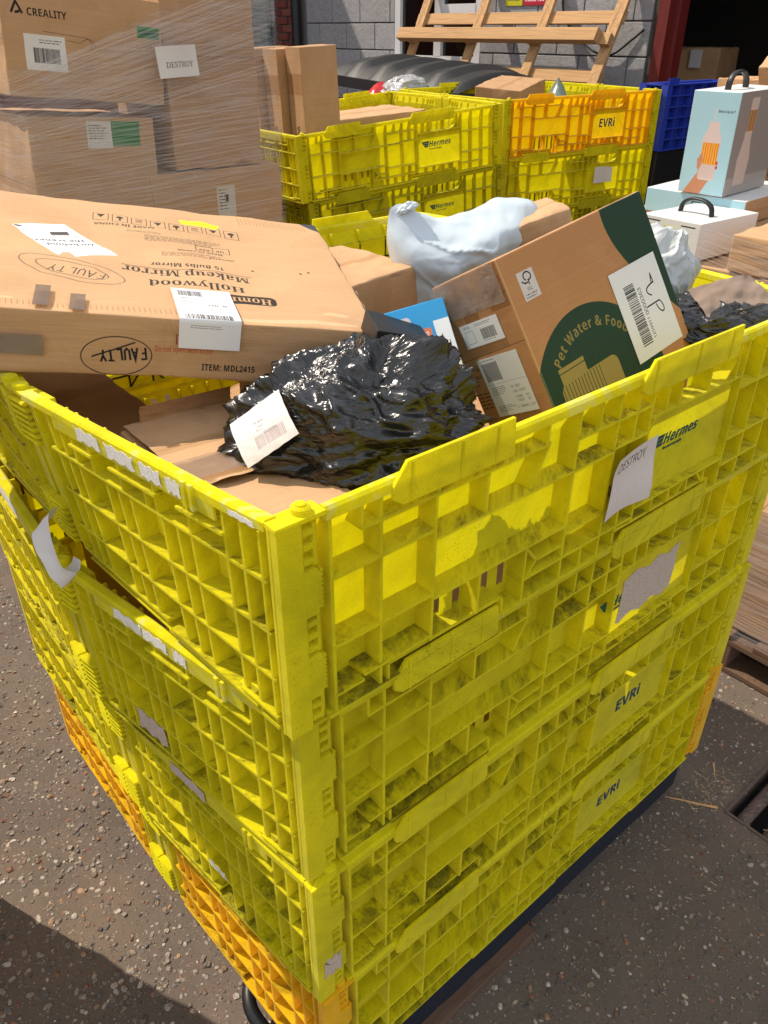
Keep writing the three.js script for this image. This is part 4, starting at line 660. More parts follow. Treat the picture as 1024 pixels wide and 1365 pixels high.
// ---- other cartons in the near stack
function simple(name, label, size, pos, rot, i, opt = {}, group) { const c = card(i), o = carton(name, label, size, c, { amp: 0.0055, r: 0.006, seed: i + 2 + pos[0] * 3, n: 14, ...opt }, group); o.position.set(...pos); o.rotation.set(...rot); return o; }
const IN = 'cartons inside the near stack';
{
  const o = simple('carton', 'taped brown carton in the near corner of the top collar', [0.185, 0.22, 0.42], [0.128, 1.115, -0.30], [0.0, -0.06, -0.03], 2, { amp: 0.005 }, IN);
  const flap = part(o, 'flap', sheetGeo(0.17, 0.24, (u, v) => 0.003 * Math.sin(v * 4) + 0.0025 * fbm(u * 5, v * 5, 2) + 0.002, 12, 16), card(2)); flap.rotation.set(-Math.PI / 2, 0, 0); flap.position.set(0.0, 0.1155, -0.09);
  const tp = part(o, 'tape', sheetGeo(0.18, 0.06, (u, v) => 0.0015 + 0.002 * Math.abs(fbm(u * 14, v * 6, 4)), 24, 8), tapeMat); tp.rotation.set(-Math.PI / 2, 0, 0); tp.position.set(0, 0.1215, -0.01);
  const tf = part(o, 'torn_flap', sheetGeo(0.06, 0.2, (u, v) => 0.012 * u * u + 0.004 * fbm(u * 9, v * 9, 7), 10, 14), tornCard); tf.rotation.set(-0.35, 0.1, Math.PI / 2); tf.scale.set(0.5, 0.8, 1); tf.position.set(0.02, 0.122, -0.215);
}
{
  const o = simple('carton', 'brown carton with a torn corner under the left end of the flat carton', [0.15, 0.24, 0.40], [0.085, 1.07, -0.79], [0.03, 0.05, -0.05], 1, { amp: 0.006 }, IN);
  const tf = part(o, 'torn_flap', sheetGeo(0.13, 0.035, (u, v) => 0.01 * fbm(u * 9, v * 6, 5) + 0.006, 16, 6), tornCard); tf.position.set(0.005, 0.105, 0.216);
}
simple('carton', 'wide shaded carton lying low beneath the flat carton', [0.52, 0.22, 0.44], [0.46, 0.985, -0.62], [0.02, 0.04, 0.02], 0, {}, IN);
simple('carton', 'brown carton standing behind the right end of the flat carton', [0.30, 0.30, 0.22], [0.565, 1.205, -0.675], [0.03, 0.12, 0.02], 2, {}, IN);
simple('carton', 'large brown carton filling the near half of the lower collars', [0.62, 0.66, 0.86], [0.40, 0.52, -0.53], [0, 0.02, 0], 0, { amp: 0.003 }, IN);
simple('carton', 'large brown carton filling the far half of the lower collars', [0.34, 0.80, 0.84], [0.93, 0.56, -0.53], [0, -0.03, 0], 1, { amp: 0.003 }, IN);
{ // bright blue retail box with pillow photo
  const f = canvasTex(512, 640, (x, w, h) => {
    x.fillStyle = '#1e9bd8'; x.fillRect(0, 0, w, h); x.fillStyle = '#d9cfd3'; x.beginPath(); x.roundRect(30, 60, 250, 520, 26); x.fill(); const r = rng(8); for (let i = 0; i < 26; i++) { x.strokeStyle = `rgba(150,140,150,${0.15 + r() * 0.2})`; x.lineWidth = 5 + r() * 14; x.beginPath(); x.moveTo(30, 80 + r() * 480); x.quadraticCurveTo(140, 60 + r() * 500, 280, 80 + r() * 480); x.stroke(); } x.fillStyle = '#1e9bd8'; x.fillRect(0, 0, 30, h); x.fillRect(280, 60, 60, 520);
    x.fillStyle = '#e8784e'; x.beginPath(); x.roundRect(322, 150, 66, 250, 12); x.fill(); x.save(); x.translate(368, 385); x.rotate(-Math.PI / 2); x.fillStyle = '#ffe9da'; x.font = 'bold 40px sans-serif'; x.fillText('heated pad', 0, 0, 220); x.restore();
    x.fillStyle = '#eef2f4'; x.fillRect(410, 120, 102, 480); x.save(); x.translate(470, 585); x.rotate(-Math.PI / 2); smallPrint(x, 0, -30, 420, 3, 12, 3); x.restore();
  });
  const b = new THREE.MeshPhysicalMaterial({ color: lin(0.02, 0.33, 0.66), roughness: 0.35 }), o = carton('retail_box', 'bright blue and white retail box between the black sack and the tilted carton', [0.13, 0.17, 0.05], [b, b, b, b, new THREE.MeshPhysicalMaterial({ map: f, roughness: 0.3, clearcoat: 0.4 }), b], { r: 0.002, amp: 0.0008, n: 6 });
  const ex = new THREE.Vector3(0.83, 0.24, 0.5).normalize(), ey = new THREE.Vector3(0.02, 0.78, -0.62); ey.addScaledVector(ex, -ex.dot(ey)).normalize(); const ez = ex.clone().cross(ey);
  placeBox(o, [0.512, 1.393, -0.300], ex.toArray(), ey.toArray(), ez.toArray(), [-0.065, -0.085, -0.025]);
}
{ // small black box
  const o = carton('small_box', 'small glossy black box wedged at the end of the flat carton', [0.085, 0.06, 0.08], M.black, { r: 0.003, amp: 0.001, n: 5 }); o.position.set(0.425, 1.335, -0.318); o.rotation.set(0.1, -0.45, -0.2);
}
// soft lumpy things: a displaced ball with folds
function lump({ axes, seed, folds, nu = 180, nv = 120, gather, flat = 0.55 }) {
  const g = new THREE.SphereGeometry(1, nu, nv), p = g.attributes.position, v = new THREE.Vector3(), G = gather && new THREE.Vector3(...gather).normalize();
  for (let i = 0; i < p.count; i++) {
    v.fromBufferAttribute(p, i).normalize(); const n = v.clone();
    let r = 1 + 0.11 * noise3(v.x * 1.3 + seed, v.y * 1.3, v.z * 1.3);
    const wx = v.x * 0.7 + v.y * 0.5, wy = v.y * 1.5 - v.x * 0.6, rid = (f, s, o = 0) => 1 - Math.abs(noise3(wx * f + s + 0.25 * noise3(v.x * 2, v.y * 2, s), wy * f + o, v.z * f + seed)) * 1.5;
    let k = folds * (0.40 * Math.pow(clamp(rid(1.0, seed)), 4) + 0.22 * Math.pow(clamp(rid(2.1, seed + 5, 3)), 6) + 0.12 * Math.pow(clamp(rid(4.4, seed + 9)), 7));
    k += folds * 0.34 * (crease(v.x, v.y, v.z, seed) - 1.2);
    if (G) { const c = n.dot(G), e = n.clone().addScaledVector(G, -c), a = Math.atan2(e.dot(new THREE.Vector3(0, 1, 0).cross(G).normalize()), e.dot(G.clone().cross(new THREE.Vector3(0, 1, 0).cross(G).normalize()).normalize())); k += folds * 0.2 * sstep(-0.1, 0.8, c) * (Math.sin(a * 11 + 3 * noise3(a * 2, c * 2, seed)) * 0.6 + 0.4 * Math.sin(a * 23 + seed)) * (1 - 0.6 * sstep(0.85, 1, c)); r *= 1 - 0.12 * sstep(0.7, 1, c); }
    r += k; if (n.y < -0.1) r *= mix(1, flat, sstep(-0.1, -0.8, n.y)); n.multiplyScalar(r); p.setXYZ(i, n.x * axes[0], n.y * axes[1], n.z * axes[2]);
  }
  g.computeVertexNormals(); return g;
}
{ // black sack
  const sack = new THREE.MeshPhysicalMaterial({ color: lin(0.010, 0.010, 0.011), roughness: 0.24, clearcoat: 0.5, clearcoatRoughness: 0.18, bumpMap: dataTex(512, 512, (u, v) => { const r = 1 - Math.abs(tile(u, v, 6, 22, 91)), n = 110 + 80 * Math.pow(r, 6) + 50 * Math.pow(1 - Math.abs(tile(u, v, 20, 34, 92)), 8); return [n, n, n]; }, { srgb: false, repeat: [2, 1] }), bumpScale: 0.003 });
  const o = thing('bin_bag', 'shiny black bin bag in the top collar with a white address label', 'bag');
  const b = part(o, 'bag_body', lump({ axes: [0.176, 0.122, 0.135], seed: 3.3, folds: 0.27, gather: [0.9, 0.1, 0.35] }), sack);
  o.position.set(0.325, 1.235, -0.265); o.rotation.y = -0.705;
  const lt = canvasTex(360, 420, (x, w, h) => { x.fillStyle = '#e6e3e2'; x.fillRect(0, 0, w, h); const r = rng(4); for (let i = 0; i < 700; i++) { x.fillStyle = `rgba(120,110,115,${r() * 0.25})`; x.fillRect(r() * w, r() * h, 2 + r() * 3, 1 + r() * 2); } x.save(); x.translate(w * 0.62, h * 0.14); x.rotate(0.06); barcode(x, 0, 0, 86, 230, 31, false, '#b9a3a6'); x.restore(); x.save(); x.translate(120, 260); x.rotate(-Math.PI / 2 + 0.2); x.fillStyle = '#444'; x.font = '24px sans-serif'; x.fillText('40 NOX', 0, 0); x.font = '17px sans-serif'; x.fillText('2 BEDS', 20, 34); x.fillText('PIN 16', 14, 58); smallPrint(x, 70, 70, 110, 3, 6, 5, 'rgba(60,60,60,.6)'); x.restore(); });
  const s = part(o, 'address_label', sheetGeo(0.095, 0.115, (u, v) => 0.006 * Math.sin(u * 3) + 0.003 * fbm(u * 6, v * 6, 2), 10, 10), paperMat(lt)); s.position.set(-0.132, 0.052, 0.104); s.rotation.set(-0.62, -0.55, -0.75, 'YXZ'); s.scale.setScalar(0.76);
}
{ // pale blue mailing bag with a twisted corner: a filled flat pouch, front and back skins meeting at the seams
  const poly = new THREE.MeshPhysicalMaterial({ color: lin(0.56, 0.66, 0.73), roughness: 0.38, clearcoat: 0.25, clearcoatRoughness: 0.3, side: THREE.DoubleSide });
  const n = 110, m = 70, skin = (sgn) => { const P = [], U = [], I = [];
    for (let j = 0; j <= m; j++) for (let i = 0; i <= n; i++) {
      const u = i / n, v = j / m, top = 0.225 + 0.028 * Math.exp(-Math.pow((u - 0.05) / 0.1, 2)) - 0.006 * Math.exp(-Math.pow((u - 0.3) / 0.12, 2)) + 0.02 * Math.exp(-Math.pow((u - 0.62) / 0.2, 2)) - 0.07 * sstep(0.75, 1, u);
      const full = Math.pow(Math.max(0, Math.sin(Math.PI * u)), 0.45) * Math.pow(Math.max(0, Math.sin(Math.PI * v)), 0.55);
      const ang = Math.atan2(v * top - 0.25, u * 0.38 - 0.03), pleat = 0.006 * Math.sin(ang * 17 + 2 * noise3(u * 3, v * 3, 2)) * Math.exp(-Math.hypot(u * 0.38 - 0.03, v * top - 0.24) / 0.11);
      const fold = 0.010 * Math.pow(clamp(1 - Math.abs(noise3(u * 1.5 + v * 1.3, v * 0.9 - u * 0.8, 4.4)) * 1.8), 5) + 0.006 * noise3(u * 2.6 + v, v * 2.4, 9.1);
      P.push((u - 0.5) * 0.38 + 0.012 * Math.sin(v * 6) * (1 - u), v * top + 0.004 * noise3(u * 7, v * 3, 1), sgn * (0.075 * full * (0.8 + 0.25 * noise3(u * 1.7, v * 1.7, 7)) + (fold + 0.036 * (crease(u * 1.5, v * 1.1, sgn * 0.6, 2.7) - 1.2)) * full)); U.push(u, v);
    }
    for (let j = 0; j < m; j++) for (let i = 0; i < n; i++) { const a = j * (n + 1) + i; I.push(a, a + 1, a + n + 2, a, a + n + 2, a + n + 1); }
    const g = new THREE.BufferGeometry(); g.setAttribute('position', new THREE.Float32BufferAttribute(P, 3)); g.setAttribute('uv', new THREE.Float32BufferAttribute(U, 2)); g.setIndex(I); g.computeVertexNormals(); return g; };
  const o = thing('mailing_bag', 'pale blue polythene mailing bag with a twisted corner behind the tilted carton', 'bag'); part(o, 'bag_body', mergeGeometries([skin(1), skin(-1)]), poly);
  const kp = part(o, 'twisted_corner', lump({ axes: [0.020, 0.010, 0.014], seed: 5, folds: 0.5, nu: 60, nv: 40 }), poly); kp.position.set(-0.160, 0.243, 0.004); kp.rotation.z = 0.3;
  o.position.set(0.875, 1.215, -0.535); o.rotation.set(-0.12, -0.42, 0.0);
}
{ const o = simple('carton', 'small brown carton showing out of the pale blue mailing bag', [0.11, 0.07, 0.10], [0.965, 1.405, -0.50], [0.1, -0.4, 0.3], 2, {}, IN); }
{ const o = thing('mailing_bag', 'crumpled white mailing bag beside the far end of the top collar', 'bag'); part(o, 'bag_body', lump({ axes: [0.09, 0.13, 0.08], seed: 12, folds: 0.12 }), new THREE.MeshPhysicalMaterial({ color: lin(0.55, 0.58, 0.58), roughness: 0.3, clearcoat: 0.3 })); o.position.set(1.06, 1.30, -0.30); o.rotation.set(0.2, -0.6, -0.25); }
{ const o = thing('bin_bag', 'crumpled black bin bag under brown paper at the far end of the collar', 'bag');
  part(o, 'bag_body', lump({ axes: [0.12, 0.055, 0.085], seed: 17, folds: 0.26 }), new THREE.MeshPhysicalMaterial({ color: lin(0.012, 0.011, 0.011), roughness: 0.3, clearcoat: 0.4 }));
  const pp = part(o, 'brown_paper', sheetGeo(0.16, 0.09, (u, v) => 0.008 * fbm(u * 2, v * 2, 6, 3) + 0.02 * u * (1 - u), 24, 18), new THREE.MeshStandardMaterial({ color: lin(0.30, 0.22, 0.17), roughness: 0.95, side: THREE.DoubleSide })); pp.rotation.set(-1.0, 0, 0.1); pp.position.set(0.01, 0.05, 0.02);
  o.position.set(1.035, 1.285, -0.115); o.rotation.y = -0.3; }

// ---------------------------------------------------------------- wrapped boxes at the left
const filmAlpha = dataTex(512, 512, (u, v) => { const s = 0.35 + 0.3 * tile(u, v, 4, 120, 101) + 0.22 * tile(u, v, 7, 260, 102) + 0.2 * tile(u, v, 5, 14, 103); const n = 255 * clamp(0.0 + 0.32 * s, 0.01, 0.55); return [n, n, n]; }, { srgb: false });
const filmBump = dataTex(512, 512, (u, v) => { const n = 128 + 80 * tile(u, v, 4, 110, 104) + 40 * tile(u, v, 6, 20, 105); return [n, n, n]; }, { srgb: false });
const film = new THREE.MeshPhysicalMaterial({ color: lin(0.62, 0.60, 0.60), roughness: 0.22, alphaMap: filmAlpha, transparent: true, bumpMap: filmBump, bumpScale: 0.004, side: THREE.DoubleSide, specularIntensity: 1 });
function filmSheet(path, y0, y1, seed, n = 60, m = 26, amp = 0.008) {      // path: [x, z] points; y0, y1 functions of t
  const pts = path.map((p) => new THREE.Vector2(...p)), len = [0]; for (let i = 1; i < pts.length; i++) len.push(len[i - 1] + pts[i].distanceTo(pts[i - 1])); const L = len[len.length - 1], P = [], U = [], I = [];
  for (let j = 0; j <= m; j++) for (let i = 0; i <= n; i++) { const t = i / n, s = t * L; let k = 1; while (k < pts.length - 1 && len[k] < s) k++; const q = pts[k - 1].clone().lerp(pts[k], (s - len[k - 1]) / (len[k] - len[k - 1])), d = pts[k].clone().sub(pts[k - 1]).normalize(), v = j / m, y = mix(y0(t), y1(t), v), w = amp * fbm(s * 3 + seed, y * 9, seed, 3) + amp * 0.4 * fbm(s * 8, y * 30, seed + 4, 2); P.push(q.x - d.y * w, y, q.y + d.x * w); U.push(s * 0.9, y * 0.9); }
  for (let j = 0; j < m; j++) for (let i = 0; i < n; i++) { const a = j * (n + 1) + i; I.push(a, a + 1, a + n + 2, a, a + n + 2, a + n + 1); }
  const g = new THREE.BufferGeometry(); g.setAttribute('position', new THREE.Float32BufferAttribute(P, 3)); g.setAttribute('uv', new THREE.Float32BufferAttribute(U, 2)); g.setIndex(I); g.computeVertexNormals(); return g;
}
// taut pleats in the film: narrow ribbons between two lines of points
const strandMat = new THREE.MeshPhysicalMaterial({ color: lin(0.8, 0.8, 0.8), roughness: 0.25, transparent: true, opacity: 0.17, side: THREE.DoubleSide });
function strands(film, A, B, n, seed, w = 0.006) {
  const r = rng(seed), g = [];
  for (let k = 0; k < n; k++) { const a = new THREE.Vector3(...A[0]).lerp(new THREE.Vector3(...A[1]), (k + r()) / n), b = new THREE.Vector3(...B[0]).lerp(new THREE.Vector3(...B[1]), clamp((k + r() * 1.6 - 0.3) / n)), P = [], I = [], m = 16, ww = w * (0.35 + r() * 1.2); for (let i = 0; i <= m; i++) { const q = a.clone().lerp(b, i / m), t = Math.sin(i / m * Math.PI) * 0.6 + 0.4; q.y += 0.004 * noise3(i * 0.3, k, seed); P.push(q.x, q.y - ww * t / 2, q.z, q.x, q.y + ww * t / 2, q.z); if (i < m) { const c = i * 2; I.push(c, c + 2, c + 3, c, c + 3, c + 1); } } const b2 = new THREE.BufferGeometry(); b2.setAttribute('position', new THREE.Float32BufferAttribute(P, 3)); b2.setIndex(I); g.push(b2); }
  const m = mergeGeometries(g); m.computeVertexNormals(); const o = part(film, 'film_pleats', m, strandMat); o.userData.kind = 'stuff'; return o;
}
{
  const WR = 'cartons wrapped in film at the left', c = card(0);
  const lbl = (x, a, b, w, h, col = '#dcd8d0') => { x.fillStyle = col; x.fillRect(a, b, w, h); };
  const cf = canvasTex(1024, 600, (x, w, h) => { cardboard(x, w, h, 21); x.fillStyle = '#231d19'; x.font = 'bold 54px sans-serif'; x.save(); x.translate(150, 165); x.scale(1.25, 1); x.fillText('CREALITY', 0, 0, 195); x.restore(); x.lineWidth = 13; x.strokeStyle = '#231d19'; x.beginPath(); x.moveTo(62, 160); x.lineTo(94, 100); x.lineTo(126, 160); x.moveTo(84, 158); x.lineTo(112, 150); x.stroke(); lbl(x, 120, 260, 250, 190); barcode(x, 170, 330, 160, 80, 3); smallPrint(x, 210, 285, 140, 2, 9, 4); x.strokeStyle = 'rgba(50,36,26,.6)'; x.lineWidth = 3; x.beginPath(); x.moveTo(240, 240); x.lineTo(480, 250); x.bezierCurveTo(540, 250, 560, 290, 520, 330); x.moveTo(380, 275); x.lineTo(470, 285); x.bezierCurveTo(500, 240, 560, 250, 560, 300); x.stroke(); x.fillStyle = '#1f7a3c'; x.fillRect(850, 150, 150, 66); x.fillStyle = '#123'; x.font = 'bold 40px sans-serif'; x.fillText('OPEN', 866, 200); });
  const o1 = carton('carton', 'brown carton topping the film-wrapped stack, printed with dark lettering', [0.56, 0.33, 0.4], [c, card(2), card(2), c, cardMat(cf), c], { amp: 0.004, seed: 31 }, WR); o1.position.set(0.925, 1.69, -2.71); o1.rotation.set(0, 0, -0.095);
  const lf = canvasTex(768, 720, (x, w, h) => { cardboard(x, w, h, 22); x.fillStyle = '#277a3c'; x.fillRect(480, 20, 190, 130); lbl(x, 340, 20, 150, 140, '#d7d4cb'); smallPrint(x, 352, 40, 120, 6, 9, 12); x.fillStyle = '#2b231d'; x.font = '40px sans-serif'; x.fillText('\u25B3', 640, 600); });
  const o2 = carton('carton', 'brown carton with a green sticker under film at the left of the wrapped stack', [0.47, 0.46, 0.45], [c, card(2), c, c, cardMat(lf), c], { amp: 0.004, seed: 32 }, WR); o2.position.set(0.885, 1.245, -2.735); o2.rotation.set(0, 0, -0.06);
  const o3 = simple('carton', 'tall plain carton at the right of the wrapped stack', [0.40, 0.78, 0.45], [1.405, 1.655, -2.74], [0, 0.02, -0.015], 1, {}, WR);
  const rf = canvasTex(768, 512, (x, w, h) => { cardboard(x, w, h, 23); lbl(x, 360, 80, 110, 150, '#cfc6b4'); smallPrint(x, 372, 95, 60, 7, 10, 13); x.fillStyle = '#333'; x.fillRect(410, 120, 18, 34); });
  const o4 = carton('carton', 'low brown carton with a pale label at the foot of the tall one', [0.60, 0.42, 0.46], [c, c, c, c, cardMat(rf), c], { amp: 0.003, seed: 34 }, WR); o4.position.set(1.385, 1.05, -2.735);
  simple('carton', 'bottom carton of the film-wrapped stack on its pallet', [1.08, 0.68, 0.6], [1.13, 0.49, -2.82], [0, 0, 0], 1, {}, WR);
  pallet('worn wooden pallet under the film-wrapped stack', 0.55, -2.46, 0, M.oldWood, 0.148, 1.15, 0.8);
  const f = solo('stretch_film', filmSheet([[0.63, -3.1], [0.595, -2.7], [0.60, -2.512], [0.66, -2.488], [1.12, -2.478], [1.60, -2.485], [1.70, -2.505], [1.72, -2.9]], () => 0.25, (t) => 1.62 + 0.34 * sstep(0.25, 0.85, t), 3, 90, 40, 0.010), film, 'clear stretch film wound round the stack of cartons at the left', 'plastic film');
  const f2 = solo('stretch_film', filmSheet([[0.605, -2.66], [0.585, -2.51], [0.64, -2.472], [1.15, -2.462], [1.64, -2.47]], (t) => 1.05 + 0.2 * t, (t) => 1.50 + 0.42 * t, 9, 70, 30, 0.014), film, 'slanting second layer of clear film across the wrapped cartons', 'plastic film');
  strands(f2, [[0.60, 1.40, -2.478], [0.60, 1.60, -2.478]], [[1.64, 1.60, -2.446], [1.64, 1.92, -2.446]], 34, 5, 0.005); strands(f2, [[0.60, 0.95, -2.478], [0.60, 1.46, -2.478]], [[1.66, 0.98, -2.446], [1.66, 1.56, -2.446]], 44, 7, 0.004);
  const dt = canvasTex(420, 260, (x, w, h) => { x.fillStyle = '#d8d3ce'; x.fillRect(0, 0, w, h); x.fillStyle = '#2a2826'; x.font = '66px serif'; x.fillText('DESTROY', 74, 178, 300); x.strokeStyle = 'rgba(120,110,105,.5)'; x.beginPath(); x.moveTo(240, 10); x.lineTo(330, 100); x.stroke(); });
  const s = solo('paper_note', sheetGeo(0.165, 0.10, (u, v) => 0.008 * Math.sin(u * 5) + 0.006 * v * v, 12, 8), paperMat(dt), 'white paper note printed DESTROY on the film-wrapped stack', 'paper note'); s.position.set(1.22, 1.645, -2.43); s.rotation.set(-0.1, 0, 0.05);
}
// three upright cartons and a flat one in the far stack
{
  const G3 = 'narrow cartons standing in the far stack', nar = canvasTex(128, 512, (x, w, h) => { cardboard(x, w, h, 41); x.fillStyle = 'rgba(140,96,52,.5)'; x.fillRect(0, 90, w, 70); x.save(); x.translate(76, 400); x.rotate(-Math.PI / 2); x.fillStyle = '#33281f'; x.font = 'bold 36px sans-serif'; x.fillText('TXT 006', 0, 0, 130); x.restore(); x.fillStyle = '#33281f'; x.fillRect(50, 420, 34, 10); x.fillRect(50, 440, 34, 5); });
  const wide = canvasTex(512, 768, (x, w, h) => { cardboard(x, w, h, 42); x.fillStyle = '#2a211b'; x.font = 'bold 90px sans-serif'; x.save(); x.translate(400, 700); x.rotate(-0.12); x.fillText('GY', -10, 0, 90); x.restore(); x.fillRect(380, 640, 100, 8); });
  const c = card(1), n = cardMat(nar), w = cardMat(wide);
  [['nearest and tallest upright carton standing in the far stack', 2.14, -2.86, 0.0], ['middle upright carton of the three in the far stack', 2.125, -3.03, 0.01], ['rear upright carton of the three in the far stack', 2.11, -3.20, -0.02]].forEach(([l, x, z, ry], k) => { const o = carton('upright_carton', l, [0.19, 0.62, 0.15], [c, n, c, c, w, c], { amp: 0.002, seed: 50 + k, n: 8 }, G3); o.position.set(x, 1.365 + (k === 0 ? 0.01 : 0.0), z); o.rotation.set(0.0, -0.147 + ry, 0.045); });
  simple('carton', 'flat pinkish carton lying inside the far stack', [0.62, 0.24, 0.4], [2.78, 1.23, -3.3], [0, -0.147, 0.06], 2, {});
  simple('carton', 'open brown carton leaning in the orange-topped stack', [0.36, 0.22, 0.3], [3.8, 1.37, -3.1], [0.05, 0.3, 0.12], 1, {});
  const cone = new THREE.ConeGeometry(0.19, 0.28, 4, 6), cp = cone.attributes.position; for (let i = 0; i < cp.count; i++) cp.setXYZ(i, cp.getX(i) + 0.008 * noise3(cp.getX(i) * 12, cp.getY(i) * 12, 1), cp.getY(i), cp.getZ(i) + 0.008 * noise3(cp.getX(i) * 12, 3, cp.getZ(i) * 12)); cone.computeVertexNormals();
  const k = solo('foil_bag', cone, new THREE.MeshPhysicalMaterial({ color: lin(0.20, 0.25, 0.22), roughness: 0.35, metalness: 0.3 }), 'grey-green pointed foil bag sticking up in the orange-topped stack', 'bag'); k.position.set(3.82, 1.38, -2.75); k.rotation.y = 0.5;
}
// ---------------------------------------------------------------- wheeled bin with black lid behind the far stack
{
  const o = thing('waste_container', 'large wheeled container with a ribbed black lid below the leaning pallet', 'bin');
  const bx = (x0, x1, y0, y1, z0, z1) => { const g = new THREE.BoxGeometry(x1 - x0, y1 - y0, z1 - z0); g.translate((x0 + x1) / 2, (y0 + y1) / 2, (z0 + z1) / 2); return g; };
  const grey = new THREE.MeshPhysicalMaterial({ color: lin(0.014, 0.0145, 0.016), roughness: 0.55 });
  // lid: a shallow vaulted shell with ribs
  const n = 40, m = 12, P = [], I = []; for (let j = 0; j <= m; j++) for (let i = 0; i <= n; i++) { const u = i / n, v = j / m, r = 0.5 + 0.5 * Math.cos(u * 6.2832 * 5), e = sstep(0, 0.08, v) * sstep(1, 0.9, v) * sstep(0, 0.05, u) * sstep(1, 0.95, u); P.push(-0.5 + v, 0.10 * Math.sin(v * Math.PI) * 0.9 + e * (0.035 + 0.03 * sstep(0.55, 0.8, r)), -0.7 + u * 1.4); } for (let j = 0; j < m; j++) for (let i = 0; i < n; i++) { const a = j * (n + 1) + i; I.push(a, a + 1, a + n + 2, a, a + n + 2, a + n + 1); }
  const g = new THREE.BufferGeometry(); g.setAttribute('position', new THREE.Float32BufferAttribute(P, 3)); g.setIndex(I); g.computeVertexNormals();
  const lid = part(o, 'lid', mergeGeometries([g.toNonIndexed().deleteAttribute('uv') ?? g.toNonIndexed(), (() => { const b = bx(-0.52, 0.52, -0.07, -0.002, -0.72, 0.72).toNonIndexed(); b.deleteAttribute('uv'); return b; })()]), grey); lid.position.set(0, 1.42, 0); lid.rotation.set(0.05, 0, -0.03);
  part(o, 'tub', mergeGeometries([bx(-0.47, 0.47, 0.2, 1.30, -0.66, 0.66)]), grey);
  for (const [a, b] of [[-0.38, -0.55], [0.38, -0.55], [-0.38, 0.55], [0.38, 0.55]]) { const w = new THREE.CylinderGeometry(0.1, 0.1, 0.05, 20); w.rotateX(Math.PI / 2); w.translate(a, 0.1, b); part(o, 'wheel', w, M.black); }
  o.position.set(4.25, 0, -4.2); o.rotation.y = 0.0;
  const rb = thing('waste_sack', 'crumpled clear plastic and red bag beside the black lid', 'bag');
  part(rb, 'red_bag', lump({ axes: [0.22, 0.16, 0.2], seed: 21, folds: 0.12, nu: 60, nv: 40 }), new THREE.MeshPhysicalMaterial({ color: lin(0.5, 0.012, 0.02), roughness: 0.35 }));
  const cl = part(rb, 'clear_plastic', lump({ axes: [0.16, 0.08, 0.13], seed: 23, folds: 0.2, nu: 90, nv: 60 }), new THREE.MeshPhysicalMaterial({ color: lin(0.6, 0.62, 0.63), roughness: 0.2, transmission: 0.35, thickness: 0 })); cl.position.set(0.02, 0.14, 0.16);
  rb.position.set(3.6, 1.27, -4.02);
  simple('carton', 'plain carton under the red bag beside the waste container', [0.36, 1.12, 0.5], [3.56, 0.56, -4.1], [0, 0.1, 0], 0, {});
}
// ---------------------------------------------------------------- right: blue crate, wrapped pallet and retail boxes
{
  const mb = new MB(4); const w = 0.8, h = 0.36, nx = 6, ny = 6;
  mb.box(0, w, 0, h, -0.05, -0.046); for (let i = 0; i <= nx; i++) mb.box(i * w / nx - 0.004, i * w / nx + 0.004, 0, h, -0.0455, -0.001); for (let j = 0; j <= ny; j++) mb.box(0, w, j * h / ny - 0.004, j * h / ny + 0.004, -0.0455, 0);
  const g = mb.geo(), o = thing('blue_crate', 'deep blue ribbed plastic crate beside the red door post', 'crate');
  part(o, 'front_panel', g, M.blue); const b2 = part(o, 'back_panel', g, M.blue); b2.position.set(w, 0, -0.2); b2.rotation.y = Math.PI; const s = part(o, 'side_panel', g, M.blue); s.scale.x = 0.24; s.rotation.y = -Math.PI / 2; s.position.set(0, 0, -0.195); const s2 = part(o, 'side_panel', g, M.blue); s2.scale.x = 0.24; s2.rotation.y = Math.PI / 2; s2.position.set(w, 0, -0.003);
  const lip = new MB(5); lip.box(0.02, 0.13, h + 0.001, h + 0.035, -0.02, -0.014); part(o, 'stacking_lip', lip.geo(), M.blue);
  o.position.set(4.40, 1.115, -2.38);
  const blk = carton('crate_base', 'plain black plastic crate standing under the blue crate', [0.8, 1.1, 0.2], M.black, { amp: 0.002, r: 0.01, n: 6, category: 'crate' }); blk.position.set(4.81, 0.56, -2.49);
  simple('carton', 'dim brown carton with white labels inside the dark doorway', [0.5, 0.7, 0.55], [6.75, 1.29, -3.62], [0, 0.2, 0], 0, {});
  simple('carton', 'shadowed carton under the labelled one inside the doorway', [0.6, 0.92, 0.6], [6.78, 0.48, -3.62], [0, 0.1, 0], 1, {});
  for (const [z, l] of [[-3.76, 'white label on the carton inside the doorway, next to the red post'], [-3.47, 'white label on the carton inside the doorway, away from the post']]) { const s = solo('paper_label', new THREE.BoxGeometry(0.1, 0.13, 0.002), M.paper, l, 'label'); s.position.set(6.49, 1.56, z); s.rotation.y = -Math.PI / 2 + 0.2; }
}
